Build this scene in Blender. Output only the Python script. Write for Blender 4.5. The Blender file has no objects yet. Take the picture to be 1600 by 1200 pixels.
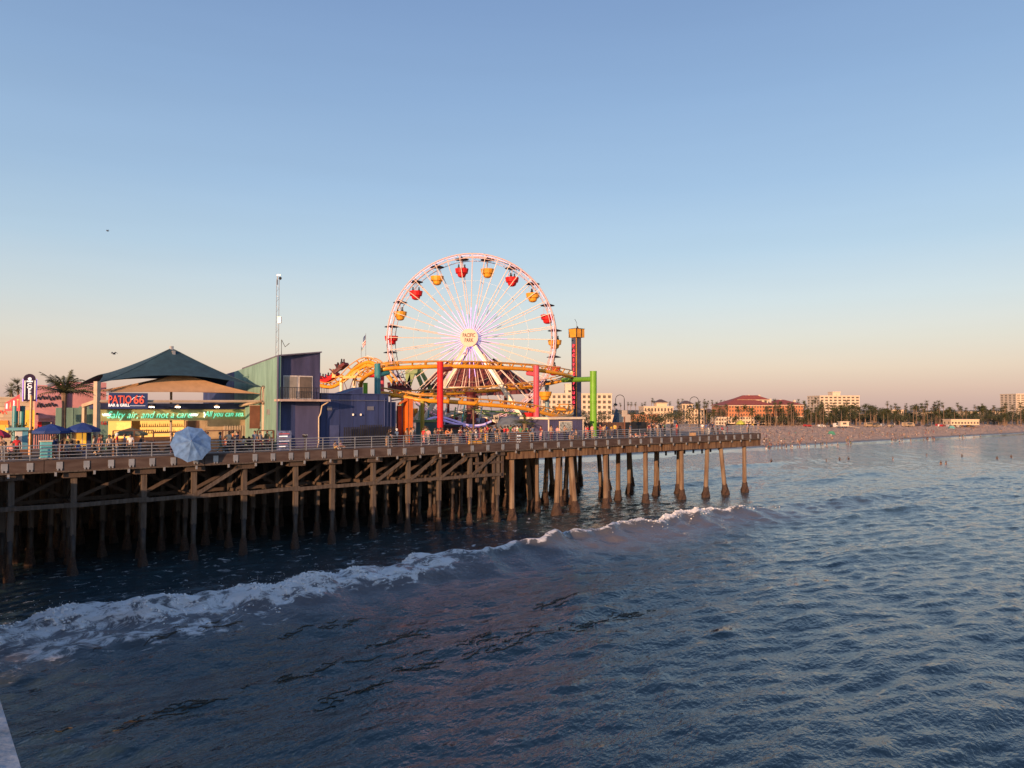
import bpy, bmesh, math, random
import numpy as np
from mathutils import Vector, Matrix, Quaternion, noise as mnoise
random.seed(7); rng = np.random.RandomState(7)
R = math.radians
scn = bpy.context.scene
col = scn.collection

# ------------------------------------------------------------------ camera
F = 1150.0; HOR = 638.0; CAMZ = 12.6
TH = math.atan((HOR-600)/F)
cd = bpy.data.cameras.new('camera'); cam = bpy.data.objects.new('camera', cd); col.objects.link(cam)
cam.location = (0, 0, CAMZ); cam.rotation_euler = (R(90)+TH, 0, 0)
cd.sensor_width = 36; cd.lens = F/1600*36; cd.clip_start = 0.05; cd.clip_end = 20000
scn.camera = cam
# ------------------------------------------------------------------ world, sun, exposure
SUN_EL = 9.0
SUN_DIR = Vector((-0.38, -0.925, 0)).normalized()      # horizontal direction towards the sun
w = bpy.data.worlds.new("World"); scn.world = w; w.use_nodes = True
nt = w.node_tree; bg = nt.nodes['Background']
sky = nt.nodes.new('ShaderNodeTexSky'); sky.sky_type = 'NISHITA'; sky.sun_disc = False
sky.sun_elevation = R(SUN_EL); sky.sun_rotation = math.atan2(SUN_DIR.x, SUN_DIR.y)
sky.altitude = 0; sky.air_density = 1.0; sky.dust_density = 2.0; sky.ozone_density = 2.0
bg.inputs[1].default_value = 0.13
def lin(c): return tuple(((x/255+0.055)/1.055)**2.4 if x > 10 else x/255/12.92 for x in c)
# evening sky: the Nishita sky tinted with the pink twilight band it does not model, the same all the way round
tc = nt.nodes.new('ShaderNodeTexCoord'); sz = nt.nodes.new('ShaderNodeSeparateXYZ'); nt.links.new(tc.outputs['Generated'], sz.inputs[0])
asn = nt.nodes.new('ShaderNodeMath'); asn.operation = 'ARCSINE'; nt.links.new(sz.outputs['Z'], asn.inputs[0])
nm = nt.nodes.new('ShaderNodeMath'); nm.operation = 'DIVIDE'; nm.inputs[1].default_value = math.pi/2; nt.links.new(asn.outputs[0], nm.inputs[0])
rp = nt.nodes.new('ShaderNodeValToRGB'); el = rp.color_ramp.elements
SKY = [(0, (214, 180, 172)), (1.4, (227, 193, 178)), (2.9, (234, 208, 189)), (4.9, (225, 214, 201)), (7.8, (209, 215, 216)), (11.7, (182, 203, 220)), (16.4, (161, 188, 217)), (23, (141, 170, 207)), (29, (126, 154, 196)), (50, (100, 130, 178)), (90, (84, 112, 162))]
while len(el) < len(SKY): el.new(0.5)
for e_, (a_, c_) in zip(el, SKY): e_.position = a_/90; e_.color = (*lin(c_), 1)
nt.links.new(nm.outputs[0], rp.inputs[0])
sc_ = nt.nodes.new('ShaderNodeVectorMath'); sc_.operation = 'SCALE'; nt.links.new(rp.outputs[0], sc_.inputs[0])
wm = nt.nodes.new('ShaderNodeMapping'); wm.inputs['Scale'].default_value = (1.5, 1.5, 16); nt.links.new(tc.outputs['Generated'], wm.inputs[0])
wn = nt.nodes.new('ShaderNodeTexNoise'); wn.inputs['Scale'].default_value = 1.6; wn.inputs['Detail'].default_value = 6; nt.links.new(wm.outputs[0], wn.inputs['Vector'])
wr_ = nt.nodes.new('ShaderNodeMapRange'); wr_.inputs[1].default_value = 0.3; wr_.inputs[2].default_value = 0.75; wr_.inputs[3].default_value = 3.93; wr_.inputs[4].default_value = 4.09; nt.links.new(wn.outputs[0], wr_.inputs[0]); nt.links.new(wr_.outputs[0], sc_.inputs['Scale'])
mxs = nt.nodes.new('ShaderNodeMix'); mxs.data_type = 'RGBA'; mxs.inputs['Factor'].default_value = 0.8
nt.links.new(sky.outputs[0], mxs.inputs['A']); nt.links.new(sc_.outputs[0], mxs.inputs['B']); nt.links.new(mxs.outputs['Result'], bg.inputs[0])
sd = bpy.data.lights.new('sun', 'SUN'); sun = bpy.data.objects.new('sun', sd); col.objects.link(sun)
sd.energy = 3.2; sd.angle = R(0.6); sd.color = (1.0, 0.56, 0.30)
to_sun = Vector((SUN_DIR.x*math.cos(R(SUN_EL)), SUN_DIR.y*math.cos(R(SUN_EL)), math.sin(R(SUN_EL))))
sun.rotation_euler = to_sun.to_track_quat('Z', 'Y').to_euler(); sun.location = (-60, -120, 60)
scn.view_settings.view_transform = 'Standard'; scn.view_settings.look = 'None'
scn.view_settings.gamma = 1; scn.view_settings.use_curve_mapping = False
scn.view_settings.exposure = 1.0

# ------------------------------------------------------------------ coordinates
FW = Vector((0, math.cos(TH), math.sin(TH))); UPV = Vector((0, -math.sin(TH), math.cos(TH)))
def at(px, py, Y):
    d = Vector((1, 0, 0))*((px-800)/F) + FW - UPV*((py-600)/F)
    return Vector((0, 0, CAMZ)) + d*(Y/d.y)
U = Vector((0.7743, 0.6328, 0)); V = Vector((-0.6328, 0.7743, 0)); ZU = Vector((0, 0, 1))
A0 = Vector((-35.5, 52.3, 0)); DECK = 8.8
def E(t, v, z=0.0): return A0 + U*t + V*v + ZU*z
def T(px, v):
    r = (px-800)/F
    return (r*(A0.y+v*V.y)-(A0.x+v*V.x))/(U.x-r*U.y)
def dk(px, v, z=DECK): return E(T(px, v), v, z)
def zpx(py, px, v): return at(px, py, dk(px, v).y).z

# ------------------------------------------------------------------ materials
MATS = {}
def mat(name, c, rough=0.6, var=0.12, scale=1.5, metal=0.0, bump=0.0, emit=None, es=0.0, spec=0.5, stretch=(1, 1, 1), c2=None, lo=0.35, hi=0.7):
    if name in MATS: return MATS[name]
    m = bpy.data.materials.new(name); m.use_nodes = True; n = m.node_tree; b = n.nodes['Principled BSDF']
    b.inputs['Roughness'].default_value = rough; b.inputs['Metallic'].default_value = metal
    b.inputs['Specular IOR Level'].default_value = spec
    g = n.nodes.new('ShaderNodeNewGeometry'); mp = n.nodes.new('ShaderNodeMapping'); mp.inputs['Scale'].default_value = stretch
    n.links.new(g.outputs['Position'], mp.inputs[0])
    tx = n.nodes.new('ShaderNodeTexNoise'); tx.inputs['Scale'].default_value = scale; tx.inputs['Detail'].default_value = 5
    n.links.new(mp.outputs[0], tx.inputs['Vector'])
    cr = n.nodes.new('ShaderNodeValToRGB'); e = cr.color_ramp.elements
    e[0].position = lo; e[1].position = hi
    d = c2 if c2 else tuple(max(0, x*(1-2*var)) for x in c)
    u = c if c2 else tuple(min(1, x*(1+var)) for x in c)
    e[0].color = (*d, 1); e[1].color = (*u, 1)
    n.links.new(tx.outputs[0], cr.inputs[0]); n.links.new(cr.outputs[0], b.inputs['Base Color'])
    if bump:
        bp = n.nodes.new('ShaderNodeBump'); bp.inputs['Strength'].default_value = bump; bp.inputs['Distance'].default_value = 0.05
        n.links.new(tx.outputs[0], bp.inputs['Height']); n.links.new(bp.outputs[0], b.inputs['Normal'])
    if emit:
        b.inputs['Emission Color'].default_value = (*emit, 1); b.inputs['Emission Strength'].default_value = es
    MATS[name] = m; return m
timber = mat('timber', (0.085, 0.063, 0.05), 0.85, scale=1.2, bump=0.5, stretch=(3, 3, 0.4), c2=(0.07, 0.05, 0.04))
timber_pale = mat('timber_pale', (0.115, 0.095, 0.08), 0.85, scale=1.5, bump=0.5, stretch=(4, 4, 0.35), c2=(0.06, 0.045, 0.035))
beam_brown = mat('beam_brown', (0.095, 0.07, 0.062), 0.8, scale=1.0, bump=0.3, stretch=(0.6, 0.6, 3), c2=(0.05, 0.03, 0.024))
pile_dark = mat('pile_dark', (0.045, 0.035, 0.03), 0.6, scale=3, c2=(0.02, 0.015, 0.013))
mussel = mat('mussel', (0.07, 0.038, 0.026), 0.8, scale=9, bump=1.0, c2=(0.02, 0.012, 0.01))
concrete = mat('concrete', (0.22, 0.17, 0.125), 0.85, scale=1.0, bump=0.25, stretch=(2, 2, 0.35), c2=(0.11, 0.065, 0.04))
rustcon = mat('stained_concrete', (0.24, 0.15, 0.085), 0.85, scale=1.3, bump=0.3, stretch=(2.2, 2.2, 0.25), c2=(0.065, 0.03, 0.016))
galv = mat('galvanised', (0.42, 0.43, 0.44), 0.45, metal=0.6, var=0.1)
deckmat = mat('deck_planks', (0.16, 0.13, 0.115), 0.85, scale=2, stretch=(1, 6, 1), c2=(0.09, 0.07, 0.06))
white = mat('white_paint', (0.75, 0.73, 0.70), 0.5, var=0.06)
cream = mat('cream_steel', (0.78, 0.66, 0.50), 0.4, var=0.06)
yellow = mat('coaster_yellow', (0.75, 0.33, 0.02), 0.35, var=0.08)
red = mat('red_paint', (0.60, 0.018, 0.022), 0.45, var=0.06, spec=0.25)
pinkc = mat('pink_paint', (0.55, 0.085, 0.13), 0.45, var=0.06, spec=0.25)
greenc = mat('lime_paint', (0.15, 0.38, 0.03), 0.45, var=0.06, spec=0.3)
tealc = mat('teal_paint', (0.03, 0.22, 0.26), 0.35, var=0.06)
bluegrey = mat('bluegrey_paint', (0.14, 0.25, 0.32), 0.4, var=0.06)
olive = mat('olive_paint', (0.36, 0.30, 0.03), 0.4, var=0.06)
dkgreen = mat('ride_green', (0.14, 0.25, 0.08), 0.4, var=0.08)
navy = mat('navy_wall', (0.032, 0.05, 0.155), 0.6, var=0.16, scale=0.9, stretch=(1.5, 1.5, .3))
violetw = mat('violet_siding', (0.08, 0.078, 0.165), 0.55, var=0.12, scale=0.9, stretch=(1.5, 1.5, .3))
mint = mat('mint_wall', (0.20, 0.35, 0.30), 0.65, var=0.12, scale=0.9, stretch=(1.5, 1.5, .3))
tealwall = mat('teal_wall', (0.16, 0.30, 0.27), 0.65, var=0.08)
lime = mat('lime_fascia', (0.40, 0.41, 0.19), 0.6, var=0.05)
tan = mat('tan_sail', (0.55, 0.34, 0.19), 0.8, var=0.06)
sailteal = mat('sail_teal', (0.022, 0.066, 0.09), 0.85, var=0.12)
pinkwall = mat('pink_wall', (0.62, 0.30, 0.33), 0.7, var=0.06)
creamwall = mat('cream_wall', (0.62, 0.52, 0.38), 0.7, var=0.06)
beige = mat('beige_post', (0.50, 0.40, 0.30), 0.6, var=0.08)
orange = mat('orange_paint', (0.75, 0.16, 0.02), 0.5, var=0.06)
maroon = mat('maroon_roof', (0.13, 0.022, 0.025), 0.6, var=0.15)
black = mat('black', (0.02, 0.02, 0.022), 0.6, var=0.2)
brown = mat('brown_board', (0.16, 0.08, 0.05), 0.7, var=0.15)
glassd = mat('window_glass', (0.05, 0.06, 0.065), 0.08, var=0.1)
blueumb = mat('umbrella_blue', (0.09, 0.20, 0.42), 0.75, var=0.15, scale=2.5)
blueum2 = mat('umbrella_cobalt', (0.015, 0.05, 0.22), 0.75, var=0.1)
cyanbox = mat('cyan_paint', (0.13, 0.47, 0.55), 0.6, var=0.06)
signnavy = mat('sign_navy', (0.035, 0.06, 0.19), 0.5, var=0.08)
signred = mat('sign_red', (0.70, 0.10, 0.06), 0.5, emit=(1, 0.16, 0.08), es=0.22)
signwhite = mat('sign_white', (0.8, 0.8, 0.8), 0.5, emit=(1, 0.95, 0.9), es=0.3)
neon = mat('neon_green', (0.3, 0.8, 0.6), 0.4, emit=(0.16, 1.0, 0.66), es=0.5)
neonw = mat('neon_white', (0.8, 0.8, 0.8), 0.4, emit=(0.9, 1.0, 0.9), es=1.2)
violetled = mat('violet_led', (0.6, 0.45, 0.8), 0.4, emit=(0.42, 0.22, 1.0), es=0.36)
pinkled = mat('rim_led', (0.7, 0.5, 0.6), 0.4, emit=(0.85, 0.35, 0.75), es=0.22)
lampw = mat('lamp_white', (1, 1, 1), 0.4, emit=(1, 0.85, 0.6), es=9)
barglow = mat('bar_backlight', (0.7, 0.42, 0.14), 0.6, emit=(1.0, 0.45, 0.10), es=0.75, var=0.2, scale=3)
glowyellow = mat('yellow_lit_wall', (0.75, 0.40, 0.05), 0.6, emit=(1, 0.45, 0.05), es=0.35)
redled = mat('red_letter', (0.6, 0.05, 0.06), 0.5, emit=(1, 0.05, 0.09), es=0.8)
bulbw = mat('bulb_strip', (0.9, 0.85, 0.7), 0.4, emit=(1, 0.85, 0.6), es=0.3)
trunk = mat('palm_trunk', (0.19, 0.13, 0.09), 0.9, scale=4, bump=0.4)
leafm = mat('palm_leaf', (0.075, 0.085, 0.03), 0.7, scale=3, c2=(0.035, 0.045, 0.018))
leafdry = mat('palm_leaf_dry', (0.15, 0.11, 0.06), 0.8, scale=3, c2=(0.06, 0.05, 0.025))
leafdark = mat('tree_leaf', (0.06, 0.07, 0.03), 0.75, scale=1, c2=(0.025, 0.032, 0.015))
brick = mat('hotel_brick', (0.48, 0.20, 0.10), 0.8, var=0.08)
tileroof = mat('tile_roof', (0.33, 0.075, 0.05), 0.8, var=0.15)
stucco = mat('stucco', (0.62, 0.48, 0.34), 0.8, var=0.05)
stuccow = mat('stucco_white', (0.60, 0.50, 0.39), 0.8, var=0.05)
cwin = mat('city_window', (0.10, 0.085, 0.075), 0.3, var=0.2)
hairm = [mat('hair_dark', (0.015, 0.012, 0.01), 0.6), mat('hair_brown', (0.06, 0.035, 0.02), 0.6), mat('hair_fair', (0.30, 0.2, 0.1), 0.6)]
skins = [mat('skin_light', (0.50, 0.30, 0.22), 0.6, var=0.04), mat('skin_tan', (0.36, 0.20, 0.13), 0.6, var=0.04), mat('skin_dark', (0.16, 0.085, 0.055), 0.6, var=0.04)]

# ------------------------------------------------------------------ mesh builder
class MB:
    def __init__(s): s.v = []; s.f = []; s.m = []
    def add(s, vs, fs, mi=0):
        o = len(s.v); s.v += [tuple(x) for x in vs]; s.f += [tuple(i+o for i in f) for f in fs]; s.m += [mi]*len(fs); return s
    def hexa(s, c, mi=0):    # 8 corners: 4 bottom, 4 top, same winding
        return s.add(c, [(3, 2, 1, 0), (4, 5, 6, 7), (0, 1, 5, 4), (1, 2, 6, 5), (2, 3, 7, 6), (3, 0, 4, 7)], mi)
    def box(s, lo, hi, mi=0):
        x0, y0, z0 = lo; x1, y1, z1 = hi
        return s.hexa([(x0, y0, z0), (x1, y0, z0), (x1, y1, z0), (x0, y1, z0), (x0, y0, z1), (x1, y0, z1), (x1, y1, z1), (x0, y1, z1)], mi)
    def pbox(s, t0, t1, v0, v1, z0, z1, mi=0, zt1=None):   # pier-aligned; zt1 = top at t1 (sloped)
        zt1 = z1 if zt1 is None else zt1
        return s.hexa([E(t0, v0, z0), E(t1, v0, z0), E(t1, v1, z0), E(t0, v1, z0), E(t0, v0, z1), E(t1, v0, zt1), E(t1, v1, zt1), E(t0, v1, z1)], mi)
    def beam(s, a, b, w, h, mi=0, up=ZU):
        a = Vector(a); b = Vector(b); d = (b-a).normalized()
        if abs(d.dot(up)) > 0.95: up = Vector((0, 1, 0)) if abs(d.y) < .9 else Vector((1, 0, 0))
        x = d.cross(up).normalized()*(w/2); y = x.cross(d).normalized()*(h/2)
        return s.hexa([a-x-y, a+x-y, b+x-y, b-x-y, a-x+y, a+x+y, b+x+y, b-x+y], mi)
    def tube(s, pts, r, n=8, mi=0, cap=True):
        pts = [Vector(p) for p in pts]; rs = r if isinstance(r, (list, tuple)) else [r]*len(pts); vs = []
        ref = Vector((0, 0, 1))
        for i, p in enumerate(pts):
            d = (pts[min(i+1, len(pts)-1)]-pts[max(i-1, 0)]).normalized()
            q = ref if abs(d.dot(ref)) < 0.95 else Vector((0.3, 1, 0)).normalized()
            x = d.cross(q).normalized(); y = x.cross(d)
            for k in range(n):
                an = 2*math.pi*(k+.5)/n; vs.append(p+(x*math.cos(an)+y*math.sin(an))*rs[i])
        fs = [(i*n+k, i*n+(k+1) % n, (i+1)*n+(k+1) % n, (i+1)*n+k) for i in range(len(pts)-1) for k in range(n)]
        if cap: fs += [tuple(range(n-1, -1, -1)), tuple((len(pts)-1)*n+k for k in range(n))]
        return s.add(vs, fs, mi)
    def lathe(s, prof, c=(0, 0, 0), n=12, mi=0):
        c = Vector(c); vs = []
        for r, z in prof:
            for k in range(n): an = 2*math.pi*k/n; vs.append(c+Vector((r*math.cos(an), r*math.sin(an), z)))
        fs = [(i*n+k, i*n+(k+1) % n, (i+1)*n+(k+1) % n, (i+1)*n+k) for i in range(len(prof)-1) for k in range(n)]
        fs += [tuple(range(n-1, -1, -1)), tuple((len(prof)-1)*n+k for k in range(n))]
        return s.add(vs, fs, mi)
    def mesh(s, name, mats, off=None, smooth=False):
        me = bpy.data.meshes.new(name)
        vs = s.v if off is None else [(x-off[0], y-off[1], z-off[2]) for x, y, z in s.v]
        me.from_pydata(vs, [], s.f)
        for m in (mats if isinstance(mats, (list, tuple)) else [mats]): me.materials.append(m)
        me.polygons.foreach_set('material_index', s.m)
        bm = bmesh.new(); bm.from_mesh(me); bmesh.ops.recalc_face_normals(bm, faces=bm.faces[:]); bm.to_mesh(me); bm.free()
        if smooth: me.polygons.foreach_set('use_smooth', [True]*len(me.polygons))
        me.update(); return me
    def build(s, name, mats, parent=None, smooth=False):
        off = wloc(parent) if parent else None
        if parent is None:
            a = np.array(s.v); off = Vector(((a[:, 0].min()+a[:, 0].max())/2, (a[:, 1].min()+a[:, 1].max())/2, a[:, 2].min()))
        o = bpy.data.objects.new(name, s.mesh(name, mats, off, smooth)); col.objects.link(o)
        if parent: o.parent = parent
        else: o.location = off
        return o
def wloc(o):
    p = Vector(o.location)
    while o.parent: o = o.parent; p = p+Vector(o.location)
    return p
def tag(o, label, cat=None, group=None, kind=None):
    o['label'] = label
    if cat: o['category'] = cat
    if group: o['group'] = group
    if kind: o['kind'] = kind
    return o
def thing(name, label, cat, loc, group=None):
    o = bpy.data.objects.new(name, None); col.objects.link(o); o.location = loc; o.empty_display_size = 0.3
    return tag(o, label, cat, group)
def inst(name, me, parent, M):      # shared mesh placed by a world matrix (parents are never rotated)
    o = bpy.data.objects.new(name, me); col.objects.link(o)
    if parent: M = Matrix.Translation(-wloc(parent)) @ M; o.parent = parent
    o.matrix_local = M
    return o
def frame(x, y, z, o): return Matrix(((x[0], y[0], z[0], o[0]), (x[1], y[1], z[1], o[1]), (x[2], y[2], z[2], o[2]), (0, 0, 0, 1)))
def text(name, body, size, M, m, parent=None, ext=0.01, sx=1.0, shear=0.0, bold=0.0, align='CENTER', spacing=1.0):
    c = bpy.data.curves.new(name, 'FONT'); c.body = body; c.size = size; c.extrude = ext; c.shear = shear; c.offset = bold
    c.align_x = align; c.align_y = 'CENTER'; c.space_character = spacing; c.resolution_u = 3
    o = bpy.data.objects.new(name+'_tmp', c); col.objects.link(o)
    me = bpy.data.meshes.new_from_object(o.evaluated_get(bpy.context.evaluated_depsgraph_get())); bpy.data.objects.remove(o)
    me.materials.clear(); me.materials.append(m)
    return inst(name, me, parent, M @ Matrix.Diagonal((sx, 1, 1, 1)))
def front(p): return frame(U, ZU, -V, p)           # text plane facing the sea side of the pier
def leftf(p): return frame(-V, ZU, -U, p)
def strokes(name, p, width, height, n, m, parent, seed=1, r=.03):   # lettering too small to read in the photograph: pen strokes only
    q = random.Random(seed); pts = []
    for k in range(n): pts.append(p+U*(width*(k/(n-1)-.5)+q.uniform(-.3, .3)*width/n)+ZU*(height*(.5 if k % 2 else -.5)*q.uniform(.4, 1.0)))
    return MB().tube(spline(pts, 4), r, 5).build(name, m, parent)
def spline(pts, n=8):
    pts = [Vector(p) for p in pts]; P = [pts[0]*2-pts[1]]+pts+[pts[-1]*2-pts[-2]]; out = []
    for i in range(1, len(P)-2):
        for k in range(n):
            t = k/n; a, b, c, d = P[i-1:i+3]
            out.append(0.5*((2*b)+(c-a)*t+(2*a-5*b+4*c-d)*t*t+(3*b-a-3*c+d)*t**3))
    return out+[pts[-1]]
# ================================================================== SETTING: sea
CR_T = [-40, -2, 12.4, 19.8, 34.3, 49.2, 64.2, 80, 130]; CR_V = [-17.5, -17.0, -17.1, -17.5, -16.7, -15.4, -14.5, -14, -15]
AM_T = [-60, -10, 0, 20, 38, 56, 70, 82, 100, 125]; AM_A = [.9, 1.2, 1.25, 1.4, 1.5, 1.45, 1.2, 0.6, 0.3, 0.0]
comps = []
for i in range(34):
    lam = 1.3*(1.095**i); an = rng.normal(0, 0.55)
    k = 2*math.pi/lam; d = V*math.cos(an)+U*math.sin(an)
    comps.append((d.x*k, d.y*k, rng.uniform(0, 6.28), lam*(0.0105 if lam < 3 else 0.0058 if lam < 6 else 0.0024)))
turb = []
for i in range(14):
    lam = rng.uniform(.9, 3.2); an = rng.uniform(0, 3.14); k = math.pi/lam; turb.append((math.cos(an)*k, math.sin(an)*k, rng.uniform(0, 6.28), 0.05*lam**.6))
def foam_density(tt, vv, dd):
    lf = np.clip((31-tt)/7, 0, 1)*np.clip((tt+60)/10, 0, 1)
    fa = lf*0.74*np.clip(1.25-np.abs((dd+0.6)/2.4)**2, 0, 1)
    fa = np.maximum(fa, 0.60*np.clip((20-tt)/14, 0, 1)*np.exp(-((dd+3.6)/2.0)**2))
    fa = np.maximum(fa, 0.78*np.clip((62-tt)/4, 0, 1)*np.clip(1.25-np.abs(dd+0.05)/0.55, 0, 1))
    rt = np.exp(-((tt-58)/9.5)**4)
    fa = np.maximum(fa, 0.85*rt*np.clip(1.35-np.abs((dd-0.2)/0.85)**2, 0, 1))
    return np.maximum(fa, 0.30*np.clip((84-tt)/12, 0, 1)*np.clip((dd-0.8)/2, 0, 1)*np.clip((16-vv)/12, 0, 1))
def sea_h(X, Y):
    h = np.zeros_like(X)
    for kx, ky, ph, a in comps:
        s = np.sin(kx*X+ky*Y+ph); h += a*(0.5*s+1.1*(1-np.abs(s))-0.4)
    dist = np.sqrt(X**2+Y**2); h *= np.clip((520-dist)/400, 0.0, 1)
    t = (X-A0.x)*U.x+(Y-A0.y)*U.y; v = (X-A0.x)*V.x+(Y-A0.y)*V.y
    wob = 0.5*np.sin(t*0.31+1)+0.3*np.sin(t*0.83)+0.16*np.sin(t*1.9+2)
    vc = np.interp(t, CR_T, CR_V)+wob; am = np.interp(t, AM_T, AM_A)*(1+0.10*np.sin(t*.57)+.06*np.sin(t*1.43))
    d = v-vc
    h *= np.where(d > 0.5, 0.55, 1.0)
    fo_ = foam_density(t, v, d)
    tb = np.zeros_like(X)
    for kx, ky, ph, a in turb: tb += a*np.abs(np.sin(kx*X+ky*Y+ph))
    h += np.clip(fo_, 0, 1)*(tb-0.12)
    h += am*np.where(d < 0, 1/(1+(d/3.0)**2)**1.4, np.exp(-(d/0.95)**2)) - 0.18*am*np.exp(-((d-3.0)/2.2)**2)
    # smaller unbroken swells further along the shore
    for tc, vc2, a2, L, wd in ((88, -22, .5, 14, 1.7), (104, -13, .45, 16, 1.7), (100, 14, .45, 18, 1.6), (125, 3, .5, 20, 1.8), (140, 30, .4, 22, 1.6), (62, -34, .35, 12, 2.2), (30, -30, .32, 12, 2.4), (150, -12, .4, 22, 2.0)):
        h += a2*np.exp(-((t-tc)/L)**2)*np.exp(-((v-vc2-1.2*np.sin(t*.25))/wd)**2)
    return h, t, v, d
def axis(lo, a, b, hi, st, n): 
    g1 = a-np.geomspace(1, a-lo+1, n)[::-1]+1; g2 = b+np.geomspace(1, hi-b+1, n)-1
    return np.concatenate([g1[:-1], np.arange(a, b, st), g2])
xs = axis(-900, -62, 120, 2500, 0.27, 40); ys = axis(-300, 4, 150, 420, 0.27, 40)
X, Y = np.meshgrid(xs, ys); Hh, tt, vv, dd = sea_h(X, Y)
nx, ny = len(xs), len(ys)
me = bpy.data.meshes.new('sea')
me.vertices.add(nx*ny); me.vertices.foreach_set('co', np.stack([X.ravel(), Y.ravel(), Hh.ravel()], 1).ravel())
idx = np.arange(nx*ny).reshape(ny, nx)
q = np.stack([idx[:-1, :-1], idx[:-1, 1:], idx[1:, 1:], idx[1:, :-1]], -1).reshape(-1)
me.loops.add(len(q)); me.loops.foreach_set('vertex_index', q)
me.polygons.add(len(q)//4); me.polygons.foreach_set('loop_start', np.arange(0, len(q), 4)); me.polygons.foreach_set('loop_total', np.full(len(q)//4, 4))
me.polygons.foreach_set('use_smooth', np.ones(len(q)//4, bool)); me.update(calc_edges=True)
# foam density (0..1): crest of the breaker, trailing patches, lace on the shoreward side
fa = foam_density(tt, vv, dd)
at_ = me.attributes.new('foam', 'FLOAT', 'POINT'); at_.data.foreach_set('value', fa.ravel().astype(np.float32))
tu = np.clip(np.interp(tt, AM_T, AM_A)/1.5, 0, 1)*np.exp(-((dd+2.2)/2.6)**2)
at2 = me.attributes.new('silt', 'FLOAT', 'POINT'); at2.data.foreach_set('value', tu.ravel().astype(np.float32))
sea = bpy.data.objects.new('sea', me); col.objects.link(sea)
tag(sea, 'dark blue choppy sea with a breaking wave', kind='structure')
m = bpy.data.materials.new('sea_water'); m.use_nodes = True; n = m.node_tree; b = n.nodes['Principled BSDF']
b.inputs['Base Color'].default_value = (0.026, 0.050, 0.060, 1); b.inputs['Specular IOR Level'].default_value = 0.85; b.inputs['Roughness'].default_value = 0.05; b.inputs['IOR'].default_value = 1.333
g = n.nodes.new('ShaderNodeNewGeometry')
def noise_tex(scale, detail, rot, sc):
    mp = n.nodes.new('ShaderNodeMapping'); mp.vector_type = 'TEXTURE'; mp.inputs['Rotation'].default_value = (0, 0, rot); mp.inputs['Scale'].default_value = sc
    n.links.new(g.outputs['Position'], mp.inputs[0]); t = n.nodes.new('ShaderNodeTexNoise'); t.inputs['Scale'].default_value = scale; t.inputs['Detail'].default_value = detail
    n.links.new(mp.outputs[0], t.inputs['Vector']); return t
ang = math.atan2(U.y, U.x)
n1 = noise_tex(0.75, 5, ang-0.2, (1.8, 1, 1)); n1.noise_type = 'RIDGED_MULTIFRACTAL'; n1.inputs['Roughness'].default_value = 0.55; n2 = noise_tex(4.5, 3, ang+0.3, (1.6, 1, 1))
mx = n.nodes.new('ShaderNodeMath'); mx.operation = 'MULTIPLY_ADD'; n.links.new(n2.outputs[0], mx.inputs[0]); mx.inputs[1].default_value = 0.45; n.links.new(n1.outputs[0], mx.inputs[2])
bp = n.nodes.new('ShaderNodeBump'); bp.inputs['Strength'].default_value = 1.0; bp.inputs['Distance'].default_value = 0.19
n.links.new(mx.outputs[0], bp.inputs['Height']); n.links.new(bp.outputs[0], b.inputs['Normal'])
# churned, silty water in the back of the breaker
sa = n.nodes.new('ShaderNodeAttribute'); sa.attribute_name = 'silt'; smx = n.nodes.new('ShaderNodeMix'); smx.data_type = 'RGBA'
smx.inputs['A'].default_value = b.inputs['Base Color'].default_value; smx.inputs['B'].default_value = (0.11, 0.105, 0.115, 1)
n.links.new(sa.outputs['Fac'], smx.inputs['Factor']); n.links.new(smx.outputs['Result'], b.inputs['Base Color'])
# foam: density attribute thresholds a lacy noise
fat = n.nodes.new('ShaderNodeAttribute'); fat.attribute_name = 'foam'
f1 = noise_tex(1.3, 8, ang, (1.5, 1, 1)); f1.inputs['Roughness'].default_value = 0.68; f1.inputs['Distortion'].default_value = 0.7
add = n.nodes.new('ShaderNodeMath'); add.operation = 'ADD'; n.links.new(fat.outputs['Fac'], add.inputs[0]); fm = n.nodes.new('ShaderNodeMath'); fm.operation = 'MULTIPLY_ADD'; fm.inputs[1].default_value = 2.3; fm.inputs[2].default_value = -0.65; n.links.new(f1.outputs[0], fm.inputs[0]); n.links.new(fm.outputs[0], add.inputs[1])
mr = n.nodes.new('ShaderNodeMapRange'); mr.interpolation_type = 'SMOOTHSTEP'; mr.inputs[1].default_value = 0.98; mr.inputs[2].default_value = 1.3
n.links.new(add.outputs[0], mr.inputs[0])
fd = n.nodes.new('ShaderNodeBsdfDiffuse'); fd.inputs[0].default_value = (0.74, 0.76, 0.78, 1)
fb = n.nodes.new('ShaderNodeBump'); fb.inputs['Strength'].default_value = 1.0; fb.inputs['Distance'].default_value = 0.5
n.links.new(f1.outputs[0], fb.inputs['Height']); n.links.new(fb.outputs[0], fd.inputs['Normal'])
ms = n.nodes.new('ShaderNodeMixShader'); n.links.new(mr.outputs[0], ms.inputs[0]); n.links.new(b.outputs[0], ms.inputs[1]); n.links.new(fd.outputs[0], ms.inputs[2])
n.links.new(ms.outputs[0], n.nodes['Material Output'].inputs[0]); me.materials.append(m)
def sea_z(x, y): return float(sea_h(np.array([x]), np.array([y]))[0][0])
# seabed keeps the scene closed below
MB().box((-900, -300, -6), (2500, 420, -5.5)).build('seabed', mat('seabed', (0.1, 0.09, 0.07)))['kind'] = 'structure'
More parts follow.
